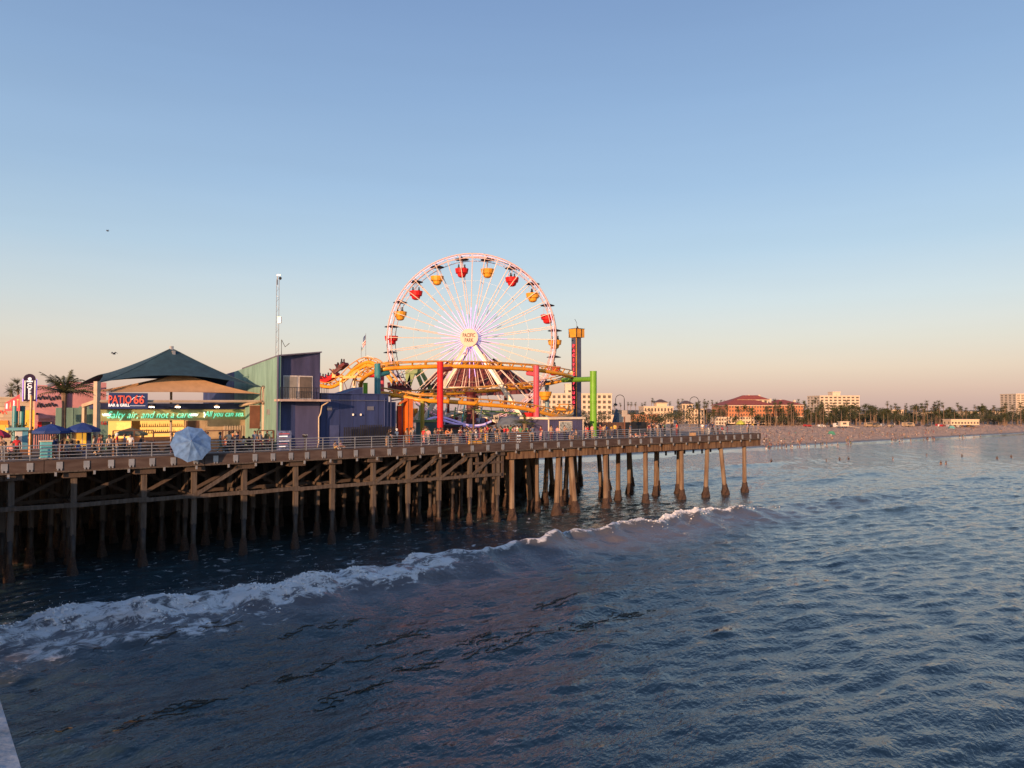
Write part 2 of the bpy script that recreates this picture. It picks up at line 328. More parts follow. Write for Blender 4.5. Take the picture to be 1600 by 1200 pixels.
# broken foam lumps and spray along the crest
mb = MB()
ico = [Vector(p).normalized() for p in [(0, 0, 1), (.9, 0, .45), (.28, .85, .45), (-.72, .53, .45), (-.72, -.53, .45), (.28, -.85, .45), (.72, .53, -.45), (-.28, .85, -.45), (-.9, 0, -.45), (-.28, -.85, -.45), (.72, -.53, -.45), (0, 0, -1)]]
icf = [(0, 1, 2), (0, 2, 3), (0, 3, 4), (0, 4, 5), (0, 5, 1), (1, 6, 2), (2, 7, 3), (3, 8, 4), (4, 9, 5), (5, 10, 1), (2, 6, 7), (3, 7, 8), (4, 8, 9), (5, 9, 10), (1, 10, 6), (6, 11, 7), (7, 11, 8), (8, 11, 9), (9, 11, 10), (10, 11, 6)]
def crest_v(t): return float(np.interp(t, CR_T, CR_V))+0.5*math.sin(t*0.31+1)+0.3*math.sin(t*0.83)+0.16*math.sin(t*1.9+2)
PT = []
for i in range(16000):
    if i < 14000: t = random.uniform(-24, 30); dn = random.gauss(-0.3, 0.95)
    else: t = random.gauss(58, 5.5); dn = random.gauss(0.25, 0.35)
    cl = mnoise.noise(Vector((t*0.55, dn*0.9, 3.1)))
    if t < 40 and cl < -0.05+max(0, (t-18)/14): continue
    p = E(t, crest_v(t)+dn); PT.append((p, t))
pxy = np.array([(p.x, p.y) for p, t in PT]); hz = sea_h(pxy[:, 0], pxy[:, 1])[0]
for (p, t), z in zip(PT, hz):
    fly = random.random() < 0.12
    r = random.uniform(0.008, 0.022) if fly else abs(random.gauss(0.0, 0.035))+0.012
    p.z = z+(random.expovariate(4.5) if fly else random.uniform(-0.3, 0.6)*r)
    mb.add([p+Vector((q.x*r*random.uniform(.6, 1.5), q.y*r*random.uniform(.6, 1.5), q.z*r*random.uniform(.5, 1.2))) for q in ico], icf)
fo = mb.build('sea_foam', mat('foam_white', (0.74, 0.76, 0.78), 0.9, var=0.03)); tag(fo, 'white broken foam and spray on the breaking wave crest', 'foam', kind='stuff')
# floating kelp streaks
kelpm = mat('kelp', (0.035, 0.027, 0.012), 0.5, var=0.3)
KELP = [(500, 985, 5), (300, 1000, 6), (745, 1003, 9), (620, 998, 4), (800, 1005, 8), (890, 985, 7), (960, 962, 4), (640, 1040, 6), (430, 1060, 6), (560, 1075, 4), (860, 945, 5), (250, 1110, 5)]
for i, (px, py, L) in enumerate(KELP):
    c = at(px, py, CAMZ*F/(py-HOR)); mb = MB()
    for k in range(13):
        a = random.gauss(0, .22)+0.1; o = c+U*random.gauss(0, L*.28)+V*random.gauss(0, .28); ln = random.uniform(.4, 1.5); wd = random.uniform(.012, .045)
        d = U*math.cos(a)+V*math.sin(a); s = Vector((-d.y, d.x, 0)); ring = []
        for j in range(6):
            q = o+d*(ln*j/5)+s*(0.1*math.sin(j*1.3+k)); ww = wd*math.sin(math.pi*(j+.4)/5.8)
            for sg in (-1, 1): e = q+s*ww*sg; ring.append((e.x, e.y, sea_z(e.x, e.y)+0.035))
        top = ring; bot = [(x, y, z-0.03) for x, y, z in ring]; nn = len(ring)
        mb.add(top+bot, [f for j in range(5) for f in ((2*j, 2*j+1, 2*j+3, 2*j+2), (nn+2*j+2, nn+2*j+3, nn+2*j+1, nn+2*j), (2*j, 2*j+2, nn+2*j+2, nn+2*j), (2*j+3, 2*j+1, nn+2*j+1, nn+2*j+3))])
    tag(mb.build('floating_kelp', kelpm), 'dark strands of kelp floating on the water seaward of the breaker', 'kelp', 'floating kelp patches', 'stuff')

# ================================================================== SETTING: beach and land
SH0 = Vector((71, 216, 0)); SHD = Vector((0.795, 0.607, 0)); SHN = Vector((-0.607, 0.795, 0))
def beach_z(s, i):      # i = metres inland of the waterline
    z = np.interp(i, [-60, -4, 6, 16, 60, 180, 260], [-2.2, -0.15, 0.16, 0.55, 2.1, 3.2, 3.6])
    return z+0.18*np.sin(s*0.05+i*.02)*np.clip((i-15)/30, 0, 1)+0.10*np.sin(s*.21+i*.13)*np.clip((i-18)/30, 0, 1)
def on_beach(px, py):   # point on the sand seen at a pixel
    Yd = 250.0
    for _ in range(40):
        p = at(px, py, Yd); s = (p-SH0).dot(SHD); i = (p-SH0).dot(SHN); z = float(beach_z(s, i))
        Yd = max(100, min(800, (CAMZ-z)*F/(py-HOR)))
    p = at(px, py, Yd); s = (p-SH0).dot(SHD); i = (p-SH0).dot(SHN); p.z = float(beach_z(s, i)); return p
ss = np.concatenate([np.arange(-420, -60, 6.0), np.arange(-60, 480, 1.3), np.arange(480, 1400, 8.0)]); ii = np.concatenate([np.arange(-60, 6, 2.0), np.arange(6, 200, 1.2), np.arange(200, 261, 5.0)])
S, I = np.meshgrid(ss, ii); Z = beach_z(S, I)+rng.normal(0, .30, S.shape)*np.clip((I-9)/14, 0, 1)*np.clip((256-I)/10, 0, 1)   # trampled mounds
pts = np.stack([SH0.x+S*SHD.x+I*SHN.x, SH0.y+S*SHD.y+I*SHN.y, Z], -1).reshape(-1, 3)
k = len(ss); mb = MB(); mb.v = [tuple(p) for p in pts]
mb.f = [(a*k+c, a*k+c+1, (a+1)*k+c+1, (a+1)*k+c) for a in range(len(ii)-1) for c in range(k-1)]; mb.m = [0]*len(mb.f)
sm = bpy.data.materials.new('sand'); sm.use_nodes = True; n = sm.node_tree; b = n.nodes['Principled BSDF']
g = n.nodes.new('ShaderNodeNewGeometry'); sx = n.nodes.new('ShaderNodeSeparateXYZ'); n.links.new(g.outputs['Position'], sx.inputs[0])
tx = n.nodes.new('ShaderNodeTexNoise'); tx.inputs['Scale'].default_value = 0.9; tx.inputs['Detail'].default_value = 10; tx.inputs['Roughness'].default_value = 0.7; n.links.new(g.outputs['Position'], tx.inputs['Vector'])
cr = n.nodes.new('ShaderNodeValToRGB'); cr.color_ramp.elements[0].color = (0.54, 0.37, 0.26, 1); cr.color_ramp.elements[1].color = (0.70, 0.50, 0.36, 1); cr.color_ramp.elements[0].position = .35; cr.color_ramp.elements[1].position = .65
n.links.new(tx.outputs[0], cr.inputs[0])
wet = n.nodes.new('ShaderNodeMapRange'); wet.inputs[1].default_value = 0.30; wet.inputs[2].default_value = 0.62; n.links.new(sx.outputs['Z'], wet.inputs[0])
mc = n.nodes.new('ShaderNodeMix'); mc.data_type = 'RGBA'; mc.inputs['A'].default_value = (0.11, 0.085, 0.07, 1); n.links.new(wet.outputs[0], mc.inputs['Factor']); n.links.new(cr.outputs[0], mc.inputs['B'])
n.links.new(mc.outputs['Result'], b.inputs['Base Color'])
rr = n.nodes.new('ShaderNodeMapRange'); rr.inputs[1].default_value = 0.2; rr.inputs[2].default_value = 0.5; rr.inputs[3].default_value = 0.12; rr.inputs[4].default_value = 0.9; n.links.new(sx.outputs['Z'], rr.inputs[0]); n.links.new(rr.outputs[0], b.inputs['Roughness'])
bp = n.nodes.new('ShaderNodeBump'); bp.inputs['Strength'].default_value = 1; bp.inputs['Distance'].default_value = 1.6; n.links.new(tx.outputs[0], bp.inputs['Height'])
bs = n.nodes.new('ShaderNodeMath'); bs.operation = 'MULTIPLY'; n.links.new(wet.outputs[0], bs.inputs[0]); bs.inputs[1].default_value = 1.0; n.links.new(bs.outputs[0], bp.inputs['Strength']); n.links.new(bp.outputs[0], b.inputs['Normal'])
o = mb.build('beach', sm, smooth=True); tag(o, 'wide sandy beach with wet sand along the waterline', kind='structure')
mb = MB(); a = SH0+SHD*-1500+SHN*259.5; bq = SH0+SHD*3200+SHN*259.5
mb.add([a+ZU*3.55, bq+ZU*3.55, bq+SHN*2200+ZU*3.6, a+SHN*2200+ZU*3.6], [(0, 1, 2, 3)])
o = mb.build('ground', mat('ground', (0.13, 0.11, 0.08), 0.9, scale=0.05)); tag(o, 'flat ground of the town behind the beach', kind='structure')

# ================================================================== PIER
pier = thing('pier', 'long pier on timber and concrete piles with a brown edge beam', 'pier', E(30, 0, 0))
TEND = T(1187, 0)
mb = MB(); mb.pbox(-150, 63, 0.25, 130, 8.42, DECK); mb.pbox(63, TEND-.2, 0.25, 30, 8.42, DECK); mb.build('deck', deckmat, pier)
MB().pbox(-150, 74, 29.3, 29.7, -3, 8.42).build('added_dark_backing', pile_dark, pier)  # added wall: blocks bright water behind the piles, keeps the underside dark
# edge beam in lengths
ed = [-60, -45, -33, -21, -9.5, 2, 13.2, 25, 36.8, 48, 59.5, 71, 83, TEND]
for a, b_ in zip(ed[:-1], ed[1:]):
    MB().pbox(a+.02, b_-.02, -0.04+random.uniform(-.01, .01), 0.25, 7.98, DECK+0.02).build('edge_beam', beam_brown, pier)
    MB().pbox(a+.02, b_-.02, -0.10, 0.1, 7.90, 8.0).build('edge_ledge', timber_pale, pier)
MB().pbox(TEND-.02, TEND+.22, 0.0, 30, 7.98, DECK+.02).build('end_beam', beam_brown, pier)
# drain stubs
me = MB().box((-.07, -.07, -.28), (.07, .07, .0)).mesh('drain_pipe', galv)
t = -20.0
while t < TEND-1: inst('drain_pipe', me, pier, frame(U, V, ZU, E(t, -0.12, 7.93))); t += random.uniform(2.1, 2.9)
# timber piles
def pile_mesh(kind):
    mb = MB()
    if kind == 0:
        zs = [7.95, 6.5, 5.2, 4.2, 3.1]; n_ = 4; vs = []
        for z in zs:
            for k in range(4):
                an = math.pi/4+k*math.pi/2; r = .27*random.uniform(.93, 1.05); vs.append((r*math.cos(an), r*math.sin(an), z))
        mb.add(vs, [(i*4+k, i*4+(k+1) % 4, (i+1)*4+(k+1) % 4, (i+1)*4+k) for i in range(4) for k in range(4)]+[(3, 2, 1, 0)])
        return mb.mesh('pile', timber_pale)
    mb.lathe([(.33, -1.5), (.33, 1.6), (.31, 4), (.31, 7.2)], n=8); return mb.mesh('pile', concrete)
lower = MB().lathe([(.22, -2), (.21, .6), (.2, 1.6), (.225, 3.2)], n=8).mesh('lower_shaft', pile_dark, smooth=True)
def crust(r0, n=10):
    mb = MB(); prof = [(r0*1.5, -1.2), (r0*1.75, -.1), (r0*1.6, .4), (r0*1.25, .9), (r0*1.02, 1.45)]; vs = []
    for r, z in prof:
        for k in range(n): an = 2*math.pi*k/n; q = r*random.uniform(.85, 1.2); vs.append((q*math.cos(an), q*math.sin(an), z+random.uniform(-.12, .12)))
    mb.add(vs, [(i*n+k, i*n+(k+1) % n, (i+1)*n+(k+1) % n, (i+1)*n+k) for i in range(4) for k in range(n)]+[tuple(4*n+k for k in range(n))]); return mb.mesh('mussel_crust', mussel)
PM0 = [pile_mesh(0) for _ in range(4)]; PM1 = pile_mesh(1); CR = [crust(.22) for _ in range(3)]; CR2 = [crust(.36) for _ in range(3)]
def pile(t, v, kind, top=None, bot=None):
    p = E(t, v, 0)
    Mx = Matrix.Translation(p) @ Matrix.Rotation(math.atan2(U.y, U.x)+random.uniform(-.1, .1), 4, 'Z')
    if bot is not None:      # raking pile: sheared towards its foot
        d = (E(*bot)-E(*top))/7.0; sh = Matrix.Identity(4); sh[0][2] = -d.x; sh[1][2] = -d.y
        q = E(*bot); Mx = Matrix.Translation(Vector((q.x, q.y, 0))) @ sh
    o = inst('pile', random.choice(PM0) if kind == 0 else PM1, pier, Mx)
    if kind == 0:
        c = bpy.data.objects.new('lower_shaft', lower); col.objects.link(c); c.parent = o
    c = bpy.data.objects.new('mussel_crust', random.choice(CR if kind == 0 else CR2)); col.objects.link(c); c.parent = o
    return o
fr = [-55, -10, 20, 118, 227, 305, 383, 463, 520, 584, 638, 686, 734, 777]
ft = [T(p, .7) for p in fr]
for t in ft: pile(t, .7, 0)
for v in (5, 9.3, 14, 19, 25, 32, 40, 50):
    for i, t in enumerate(ft):
        if v > 30 and i % 2: continue
        pile(t+random.uniform(-.5, .5)+(.8 if v > 5 else .3), v+random.uniform(-.5, .5), 0)
        if v in (5, 14) : pile(t+2.9+random.uniform(-.4, .4), v+2+random.uniform(-.3, .3), 0)
cp = [(800, 800), (838, 838), (876, 869), (884, 899), (946, 946), (1008, 1008), (1064, 1064), (1108, 1101), (1118, 1132), (1162, 1162)]
for a, b_ in cp:
    v = 1.0 if a != 838 else 4
    pile(T(b_, v), v, 1, (T(a, v), v), (T(b_, v), v))
for v in (6, 11, 17, 23, 28):
    for px in (812, 860, 905, 935, 975, 1012, 1060, 1100):
        t = T(px, 1)+(v*0.1); t += random.uniform(-1, 1); dt = random.choice([0, 0, .9, -.9, 1.3])
        if t < TEND-2: pile(t+dt, v, 1, (t, v), (t+dt, v+random.uniform(-.4, .4)))
# caps under the deck: timber corbels (left), stained concrete beams (right)
for t in ft: MB().pbox(t-.75, t+.75, .25, 1.15, 7.45, 7.97).build('cap', timber, pier)
for a, b_ in ((790, 832), (835, 968), (971, 1029), (1032, 1086), (1088, 1183)):
    MB().pbox(T(a, .8), T(b_, .8), .3, 1.6, 6.95+random.uniform(-.05, .05), 7.975).build('cap_beam', rustcon, pier)
for v in (6, 11, 17, 23, 28): MB().pbox(T(800, 1)+v*.1, TEND-.5, v-.5, v+.5, 7.2, 8.4).build('cap_beam', rustcon, pier)
for v in (5, 9.3, 14, 19, 25): MB().pbox(-50, T(790, 1), v-.2, v+.2, 7.7, 8.4).build('stringer', timber, pier)
# ledgers and diagonal braces
for a, b_ in zip(ft[:-1], ft[1:]):
    dz = random.uniform(-.06, .06)
    MB().beam(E(a-.4, .38, 5.4+dz), E(b_+.3, .40, 5.42-dz), .16, .32).build('ledger', timber_pale, pier)
    MB().beam(E(a, 5.2, 5.3), E(b_, 5.2, 5.35), .16, .3).build('ledger', timber, pier)
    if random.random() < .6: MB().beam(E(a, 2.6, 5.5), E(b_, 2.4, 7.6), .12, .26).build('brace', timber, pier)
    if random.random() < .6: MB().beam(E(b_, 5.4, 5.5), E(a+.5, 5.4, 7.6), .12, .26).build('brace', timber, pier)
for i in (5, 9, 10, 11, 12):
    MB().beam(E(ft[i]+.1, .32, 5.55), E(ft[min(i+1, 13)]-.3, .32, 7.75), .14, .3).build('brace', timber_pale, pier)
for t in ft[1:]:
    MB().beam(E(t, 1.0, 5.4), E(t, 9.5, 5.35), .14, .28).build('ledger', timber, pier)
    MB().beam(E(t+.25, 1.0, 7.4), E(t+.25, 5.0, 5.5), .12, .25).build('brace', timber, pier)
for k in range(4): MB().pbox(T(745+k*13, .5), T(745+k*13, .5)+.28, .5, .75, 4.7+.1*k, 7.9).build('fender', timber, pier)
MB().pbox(T(740, .5), T(784, .5), .45, .6, 6.6, 6.85).build('ledger', timber, pier)
# lower service catwalk under the far end
for k in range(9): MB().pbox(T(1010, 14)+k*2.4, T(1010, 14)+k*2.4+.2, 14, 14.25, 5.1+random.uniform(-.3, .2), 8.4).build('catwalk_post', timber, pier)
for z in (5.6, 6.3, 7.0): MB().pbox(T(1005, 14), T(1150, 14), 13.9, 14.0, z, z+.22).build('catwalk_rail', timber, pier)

# railing ------------------------------------------------------------
rail = thing('pier_railing', 'grey galvanised pipe railing bolted along the edge of the pier', 'railing', E(30, 0, DECK))
bx = [9, 49, 95, 137, 175, 207, 239, 272, 307, 338, 369, 399, 427, 455, 480, 506, 531, 556, 582, 608, 632]
bt = [T(p, 0) for p in bx]; d = 2.02
while bt[0] > -30: bt.insert(0, bt[0]-d)
while bt[-1] < TEND-2.6: bt.append(bt[-1]+d*1.02)
skip = [T(p, 0) for p in (175, 207, 272, 307, 338)]
post = MB().box((-.03, -.03, -.1), (.03, .03, 1.12)).mesh('post', galv)
brk = MB().box((-.2, -.09, -.62), (.2, -.045, -.12)).box((-.16, -.12, -.75), (-.06, -.045, -.6)).box((.06, -.12, -.75), (.16, -.045, -.6)).mesh('bracket', galv)
for t in bt:
    inst('bracket', brk, rail, frame(U, V, ZU, E(t, 0, DECK)))
    if not any(abs(t-s) < .01 for s in skip): inst('post', post, rail, frame(U, V, ZU, E(t, .12, DECK)))
for z in (1.1, .86, .62, .38, .14):
    MB().tube([E(-30, .12, DECK+z), E(30, .12, DECK+z), E(TEND, .12, DECK+z), E(TEND, 26, DECK+z)], .042 if z > 1 else .03, 6).build('rail', galv, rail)
for v in range(2, 27, 2): inst('post', post, rail, frame(U, V, ZU, E(TEND, v, DECK)))

# platform the photographer stands on: out of frame on the left, joins the main pier
plat = thing('pier_platform', 'seaward pier platform with a pale wide handrail at its edge', 'platform', E(-20, -40, 0))
MB().pbox(-42, -5.6, -84, 0.2, 8.0, 8.72).build('deck', deckmat, plat)
MB().pbox(-30, -5.62, -84, -58, 10.7, 11.0).build('upper_deck', deckmat, plat)
hb = mat('handrail_paint', (0.20, 0.25, 0.31), 0.6, var=0.3, scale=14, stretch=(1, 1, 4), bump=.3)
MB().pbox(-5.86, -5.478, -84, -52, 12.04, 12.1).build('handrail', hb, plat)
MB().pbox(-5.74, -5.66, -84, -52, 11.0, 11.35).build('kick_board', hb, plat)
for v in range(-84, -51, 2): MB().pbox(-5.75, -5.65, v, v+.1, 8.7, 12.04).build('post', hb, plat)
for t in range(-40, -5, 6):
    for v in range(-82, 0, 8):
        o = inst('pile', PM0[0], plat, Matrix.Translation(E(t, v, 0))); c = bpy.data.objects.new('lower_shaft', lower); col.objects.link(c); c.parent = o
# ================================================================== LEFT: shops, patio bar, blue building
def pxbox(mb, x0, x1, y0, y1, v, th, mi=0):       # pier-aligned box whose sea-side face spans these pixels
    xm = (x0+x1)/2; mb.pbox(T(x0, v), T(x1, v), v, v+th, zpx(y1, xm, v), zpx(y0, xm, v), mi); return mb
def P(px, py, v): p = dk(px, v); return at(px, py, p.y)
def base(px, v): return dk(px, v, DECK)

# cream shop at the far left with signs
s = thing('snack_shop', 'cream clapboard shop with orange and yellow panels beside the coffee sign', 'shop', base(20, 20))
mb = MB(); pxbox(mb, -60, 58, 620, 712, 20, 8); mb.build('wall', creamwall, s)
for k in range(12): pxbox(MB(), -60, 58, 622+k*6, 623+k*6, 19.96, .05).build('clapboard', stucco, s)
pxbox(MB(), -30, 13, 657, 664, 19.9, .1).build('sign_band', mat('orange_lit', (.8, .2, .03), emit=(1, .2, .03), es=.4), s)
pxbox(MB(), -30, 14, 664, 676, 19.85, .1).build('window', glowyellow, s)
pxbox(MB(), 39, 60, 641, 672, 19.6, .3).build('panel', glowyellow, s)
mb = MB(); a = P(-22, 634, 17); 
mb.hexa([P(-20, 652, 17), P(5, 652, 17), P(5, 652, 17.2), P(-20, 652, 17.2), P(-20, 634, 17), P(8, 637, 17), P(8, 637, 17.2), P(-20, 634, 17.2)])
tag(mb.build('sign_board', mat('cream_board', (.75, .6, .4))), 'tilted cream sign board with red lettering on the cream shop', 'sign')
strokes('lettering', P(-3, 644, 16.97), 1.3, .4, 9, signred, bpy.data.objects['sign_board'], 3, .05)
# red marquee on two teal posts
s = thing('marquee_sign', 'tapered red marquee sign with tall white letters on teal posts', 'sign', base(24, 13))
mb = MB(); p = [P(8, 642, 14.5), P(31, 642, 12.6), P(31, 616, 12.6), P(8, 630, 14.5)]; q = [x+V*.35 for x in p]
mb.hexa([p[0], p[1], q[1], q[0], p[3], p[2], q[2], q[3]]); mb.build('panel', mat('marquee_red', (.5, .06, .07), emit=(1, .15, .12), es=.12), s)
dirx = (p[1]-p[0]).normalized(); nrm = dirx.cross(ZU)
for k, ch in enumerate('MART'):
    f = (k+.5)/4; c = p[0].lerp(p[1], f)+ZU*((.55+.45*f)*.62)+nrm*.03
    text('letter', ch, .62+.55*f, frame(dirx, ZU, nrm, c), signwhite if k % 2 == 0 else mat('letter_orange', (.8, .3, .1), emit=(1, .4, .15), es=.4), s, sx=.42, bold=.01)
for px in (24, 35): MB().tube([base(px, 13.2), P(px, 634, 13.2)], .22, 10).build('post', tealc, s)
# coffee blade sign on a pole
s = thing('coffee_sign', 'dark vertical blade sign reading fresh coffee edged with lit strips', 'sign', base(47, 9))
pxbox(MB(), 36.5, 56.5, 593, 627, 9, .3).build('panel', mat('sign_plum', (.045, .02, .06)), s)
mb = MB(); c = P(46.5, 592, 9); mb.tube([c, c+V*.3], .42, 16); mb.build('crest', mat('sign_plum', (0, 0, 0)), s)
mb = MB(); mb.tube([c-V*.03, c-V*.01], .13, 14); mb.build('emblem', signwhite, s)
for x in (38.6, 54.4): pxbox(MB(), x-.7, x+.7, 594.5, 624, 8.93, .06).build('light_strip', bulbw, s)
for x0, x1 in ((35.2, 36.3), (56.7, 57.6)): pxbox(MB(), x0, x1, 592, 627, 9.05, .2).build('edge_tube', violetled, s)
text('lettering', 'FRESH', .16, front(P(46.5, 596, 8.95)), signwhite, s, bold=.012)
for k, ch in enumerate('COFFEE'): text('lettering', ch, .30, front(P(46.2, 601+k*4.3, 8.95)), signwhite, s, sx=1.5, bold=.008)
MB().tube([base(49, 8.6), P(49, 618, 8.6)], [.14, .10], 10).build('pole', mat('copper_pole', (.42, .24, .12), .4, metal=.3), s)
# pink building
s = thing('pink_shop', 'pink stucco shop with dark handwritten lettering behind the palm', 'shop', base(95, 20))
mb = MB(); t0, t1 = T(55, 19.4), T(104, 19.4); zt = zpx(602, 80, 19.4)
mb.pbox(t0, t1, 19.4, 28, DECK, zt); mb.build('wall', pinkwall, s)
mb = MB(); mb.pbox(t1+.01, T(166, 19.7), 19.7, 28, DECK, zpx(597, 130, 19.7)); mb.build('rear_wall', pinkwall, s)
mb = MB(); a, b_ = P(74, 605, 19.3), P(90, 601, 19.3); mb.hexa([a, b_, b_+V*3, a+V*3, a+ZU*.15, b_+ZU*.35, b_+V*3+ZU*.35, a+V*3+ZU*.15]); mb.build('roof', mat('grey_roof', (.2, .2, .22)), s)
strokes('lettering', P(76, 622, 19.36), 1.9, .5, 15, black, s, 4, .04)
strokes('lettering', P(73, 633, 19.36), 1.6, .5, 13, black, s, 5, .04)
pxbox(MB(), 61, 80, 652, 654, 19.2, .3).build('ledge', pinkwall, s); pxbox(MB(), 60, 66, 659, 668, 19.3, .1).build('poster', red, s)
pxbox(MB(), 66, 82, 659, 672, 19.32, .1).build('window', cwin, s); pxbox(MB(), 57, 60, 645, 648, 19.1, .4).build('wall_lamp', black, s)
# teal/mint panel wall
s = thing('panel_wall', 'mint and teal painted panel wall behind the patio umbrellas', 'wall', base(115, 18))
for k in range(7): pxbox(MB(), 88+k*9, 96.8+k*9, 637 if k < 4 else 635, 694, 18+.03*(k % 2), .2).build('panel', [mint, tealwall][k in (1, 3, 6)], s)
# light-blue hut and board
s = thing('ticket_hut', 'small pale blue hut with white side below the coffee sign', 'hut', base(32, 7))
pxbox(MB(), 26, 36, 673, 702, 6.5, .6).build('side_panel', white, s); pxbox(MB(), 36.2, 45, 673, 702, 6.5, 1.2).build('wall', mat('sky_blue', (.12, .38, .55)), s); pxbox(MB(), 13, 47, 668.5, 672.5, 6.2, 1.6).build('roof', mat('teal_light', (.2, .5, .52)), s)
s = thing('planter', 'dry bushy plant in a trough behind the blue hut', 'planter', base(38, 9.6)); MB().pbox(T(28, 9.6), T(46, 9.6), 9.6, 10.2, DECK, DECK+1.3).build('trough', brown, s)
mb = MB()
for k in range(420):
    p = E(T(37, 9.9)+random.gauss(0, .45), 9.9+random.gauss(0, .2), DECK+1.3+abs(random.gauss(.5, .35))); d = Vector((random.gauss(0, 1), random.gauss(0, 1), random.gauss(.5, 1))).normalized(); e = d.cross(Vector((.3, .5, .8))).normalized()
    mb.add([p, p+d*.18+e*.05, p+d*.3, p+d*.18-e*.05], [(0, 1, 2, 3)])
mb.build('leaves', leafm, s)
s = thing('bin_cabinet', 'bright cyan cabinet with a cream top standing at the railing', 'cabinet', base(74, 1.0))
pxbox(MB(), 66, 83, 690.5, 716, .8, .7).build('body', cyanbox, s); pxbox(MB(), 64.6, 84.4, 688.5, 690.3, .7, .9).build('top', creamwall, s); pxbox(MB(), 65, 84, 715, 717.5, .75, .8).build('plinth', creamwall, s)
for z in (698, 706): pxbox(MB(), 66.5, 82.5, z, z+.5, .78, .03).build('groove', tealc, s)
# slatted fence behind
s = thing('slat_screen', 'dark slatted screen fence under the blue umbrellas', 'fence', base(80, 7))
for k in range(26): pxbox(MB(), 52+k*3.6, 54+k*3.6, 675, 703, 8, .08).build('slat', beige if k < 7 else brown, s)
for z in (677, 700): pxbox(MB(), 51, 147, z, z+1.2, 8.1, .08).build('rail', brown, s)
s = thing('lit_menu_board', 'glowing yellow menu board in a pale frame between the umbrellas', 'sign', base(128, 7.5))
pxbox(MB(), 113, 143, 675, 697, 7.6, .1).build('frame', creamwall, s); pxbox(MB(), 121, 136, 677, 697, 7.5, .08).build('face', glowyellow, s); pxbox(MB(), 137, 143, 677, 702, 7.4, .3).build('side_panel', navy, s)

# canopy umbrellas -------------------------------------------------------------
def parasol(name, label, px, py_top, py_rim, halfw, v, mat_, group=None, ribs=8):
    c = P(px, py_top, v); rim = P(px, py_rim, v).z; rad = halfw*c.y/F
    s = thing(name, label, 'umbrella', (c.x, c.y, DECK), group); mb = MB(); n_ = ribs; top = c
    ring = [Vector((c.x+rad*math.cos(2*math.pi*(k+.3)/n_), c.y+rad*math.sin(2*math.pi*(k+.3)/n_), rim)) for k in range(n_)]
    mid = [top.lerp(r_, .55)+ZU*.06 for r_ in ring]
    hem = [r_-ZU*.2 for r_ in ring]
    mb.add([top]+mid+ring+hem, [(0, 1+k, 1+(k+1) % n_) for k in range(n_)]+[(1+k, 1+n_+k, 1+n_+(k+1) % n_, 1+(k+1) % n_) for k in range(n_)]+[(1+n_+k, 1+2*n_+k, 1+2*n_+(k+1) % n_, 1+n_+(k+1) % n_) for k in range(n_)])
    mb.build('canopy', mat_, s); MB().tube([(c.x, c.y, DECK), (c.x, c.y, top.z+.12)], .035, 6).build('pole', beige, s)
    for r_ in ring: MB().beam(top-ZU*.08, r_-ZU*.03, .02, .02).build('rib', beige, s)
parasol('patio_umbrella', 'cobalt blue patio umbrella in front of the pink shop', 80, 662, 673, 27, 6, blueum2)
parasol('patio_umbrella', 'cobalt blue patio umbrella beside the beige canopy post', 129, 660, 671, 26, 6.5, blueum2)
parasol('patio_umbrella', 'crimson patio umbrella in front of the cream shop', -2, 670, 680, 17, 5, mat('crimson_cloth', (.4, .02, .06)))
parasol('patio_umbrella', 'grey-green patio umbrella inside the bar terrace', 205, 668, 677, 24, 9, mat('sage_cloth', (.20, .19, .13)))

# ---------------------------------------------------------------- patio bar
s = thing('patio_bar', 'open-fronted bar with lime fascia, green neon script and warm lit shelves', 'bar', base(270, 14))
VB = 13
def zz(py, px=270, v=VB): return zpx(py, px, v)
tl, tm, tr = T(156, VB), T(322, VB), T(391, VB)
MB().pbox(tl, tm, VB, VB+.35, zz(657), zz(640)).build('fascia', lime, s)
MB().pbox(tm+.02, tr, VB-.02, VB+.35, zz(656), zz(640)).build('fascia', lime, s)
MB().pbox(tl, tr, VB+.1, VB+6, zz(639), zz(630)).build('roof', navy, s)
MB().pbox(tl, tr, VB+5.5, VB+5.8, DECK, zz(630)).build('back_wall', mat('bar_back', (.35, .25, .16)), s)
MB().pbox(T(157, VB), T(170, VB), VB, VB+.3, DECK, zz(657)).build('pier_left', mint, s)
MB().pbox(T(170, VB+.4), T(206, VB+.4), VB+.4, VB+.5, DECK+1.0, zz(657)).build('lit_panel', barglow, s)
MB().pbox(T(220, VB+2.4), T(288, VB+2.4), VB+2.4, VB+2.5, DECK+1.0, zz(655)).build('backlit_shelf_wall', barglow, s)
for k in range(3):
    zsh = DECK+1.35+k*.62; MB().pbox(T(220, VB+2), T(288, VB+2), VB+2, VB+2.4, zsh, zsh+.05).build('shelf', brown, s)
    for j in range(26):
        t = T(221, VB+2)+j*.19+random.uniform(-.03, .03); h_ = random.uniform(.24, .4)
        c = E(t, VB+2.15, zsh+.05); MB().lathe([(.045, 0), (.045, h_*.6), (.018, h_*.75), (.018, h_)], c, 6).build('bottle', [glassd, brown, mat('bottle_green', (.03, .09, .04), .1), mat('bottle_amber', (.25, .09, .02), .1)][j*7 % 4], s)
MB().pbox(T(206, VB-.4), T(290, VB-.4), VB-.4, VB+.3, DECK, DECK+1.05).build('counter', brown, s)
MB().pbox(T(290, VB), T(322, VB), VB, VB+.2, DECK, zz(657)).build('door_wall', mat('bar_wall', (.50, .36, .22)), s)
MB().pbox(T(291, VB), T(311, VB), VB-.05, VB, DECK, zz(658)).build('door', brown, s)
MB().pbox(T(322, VB)+.02, T(388, VB), VB, VB+.2, DECK, zz(656)).build('plain_wall', mat('bar_wall', (0, 0, 0)), s)
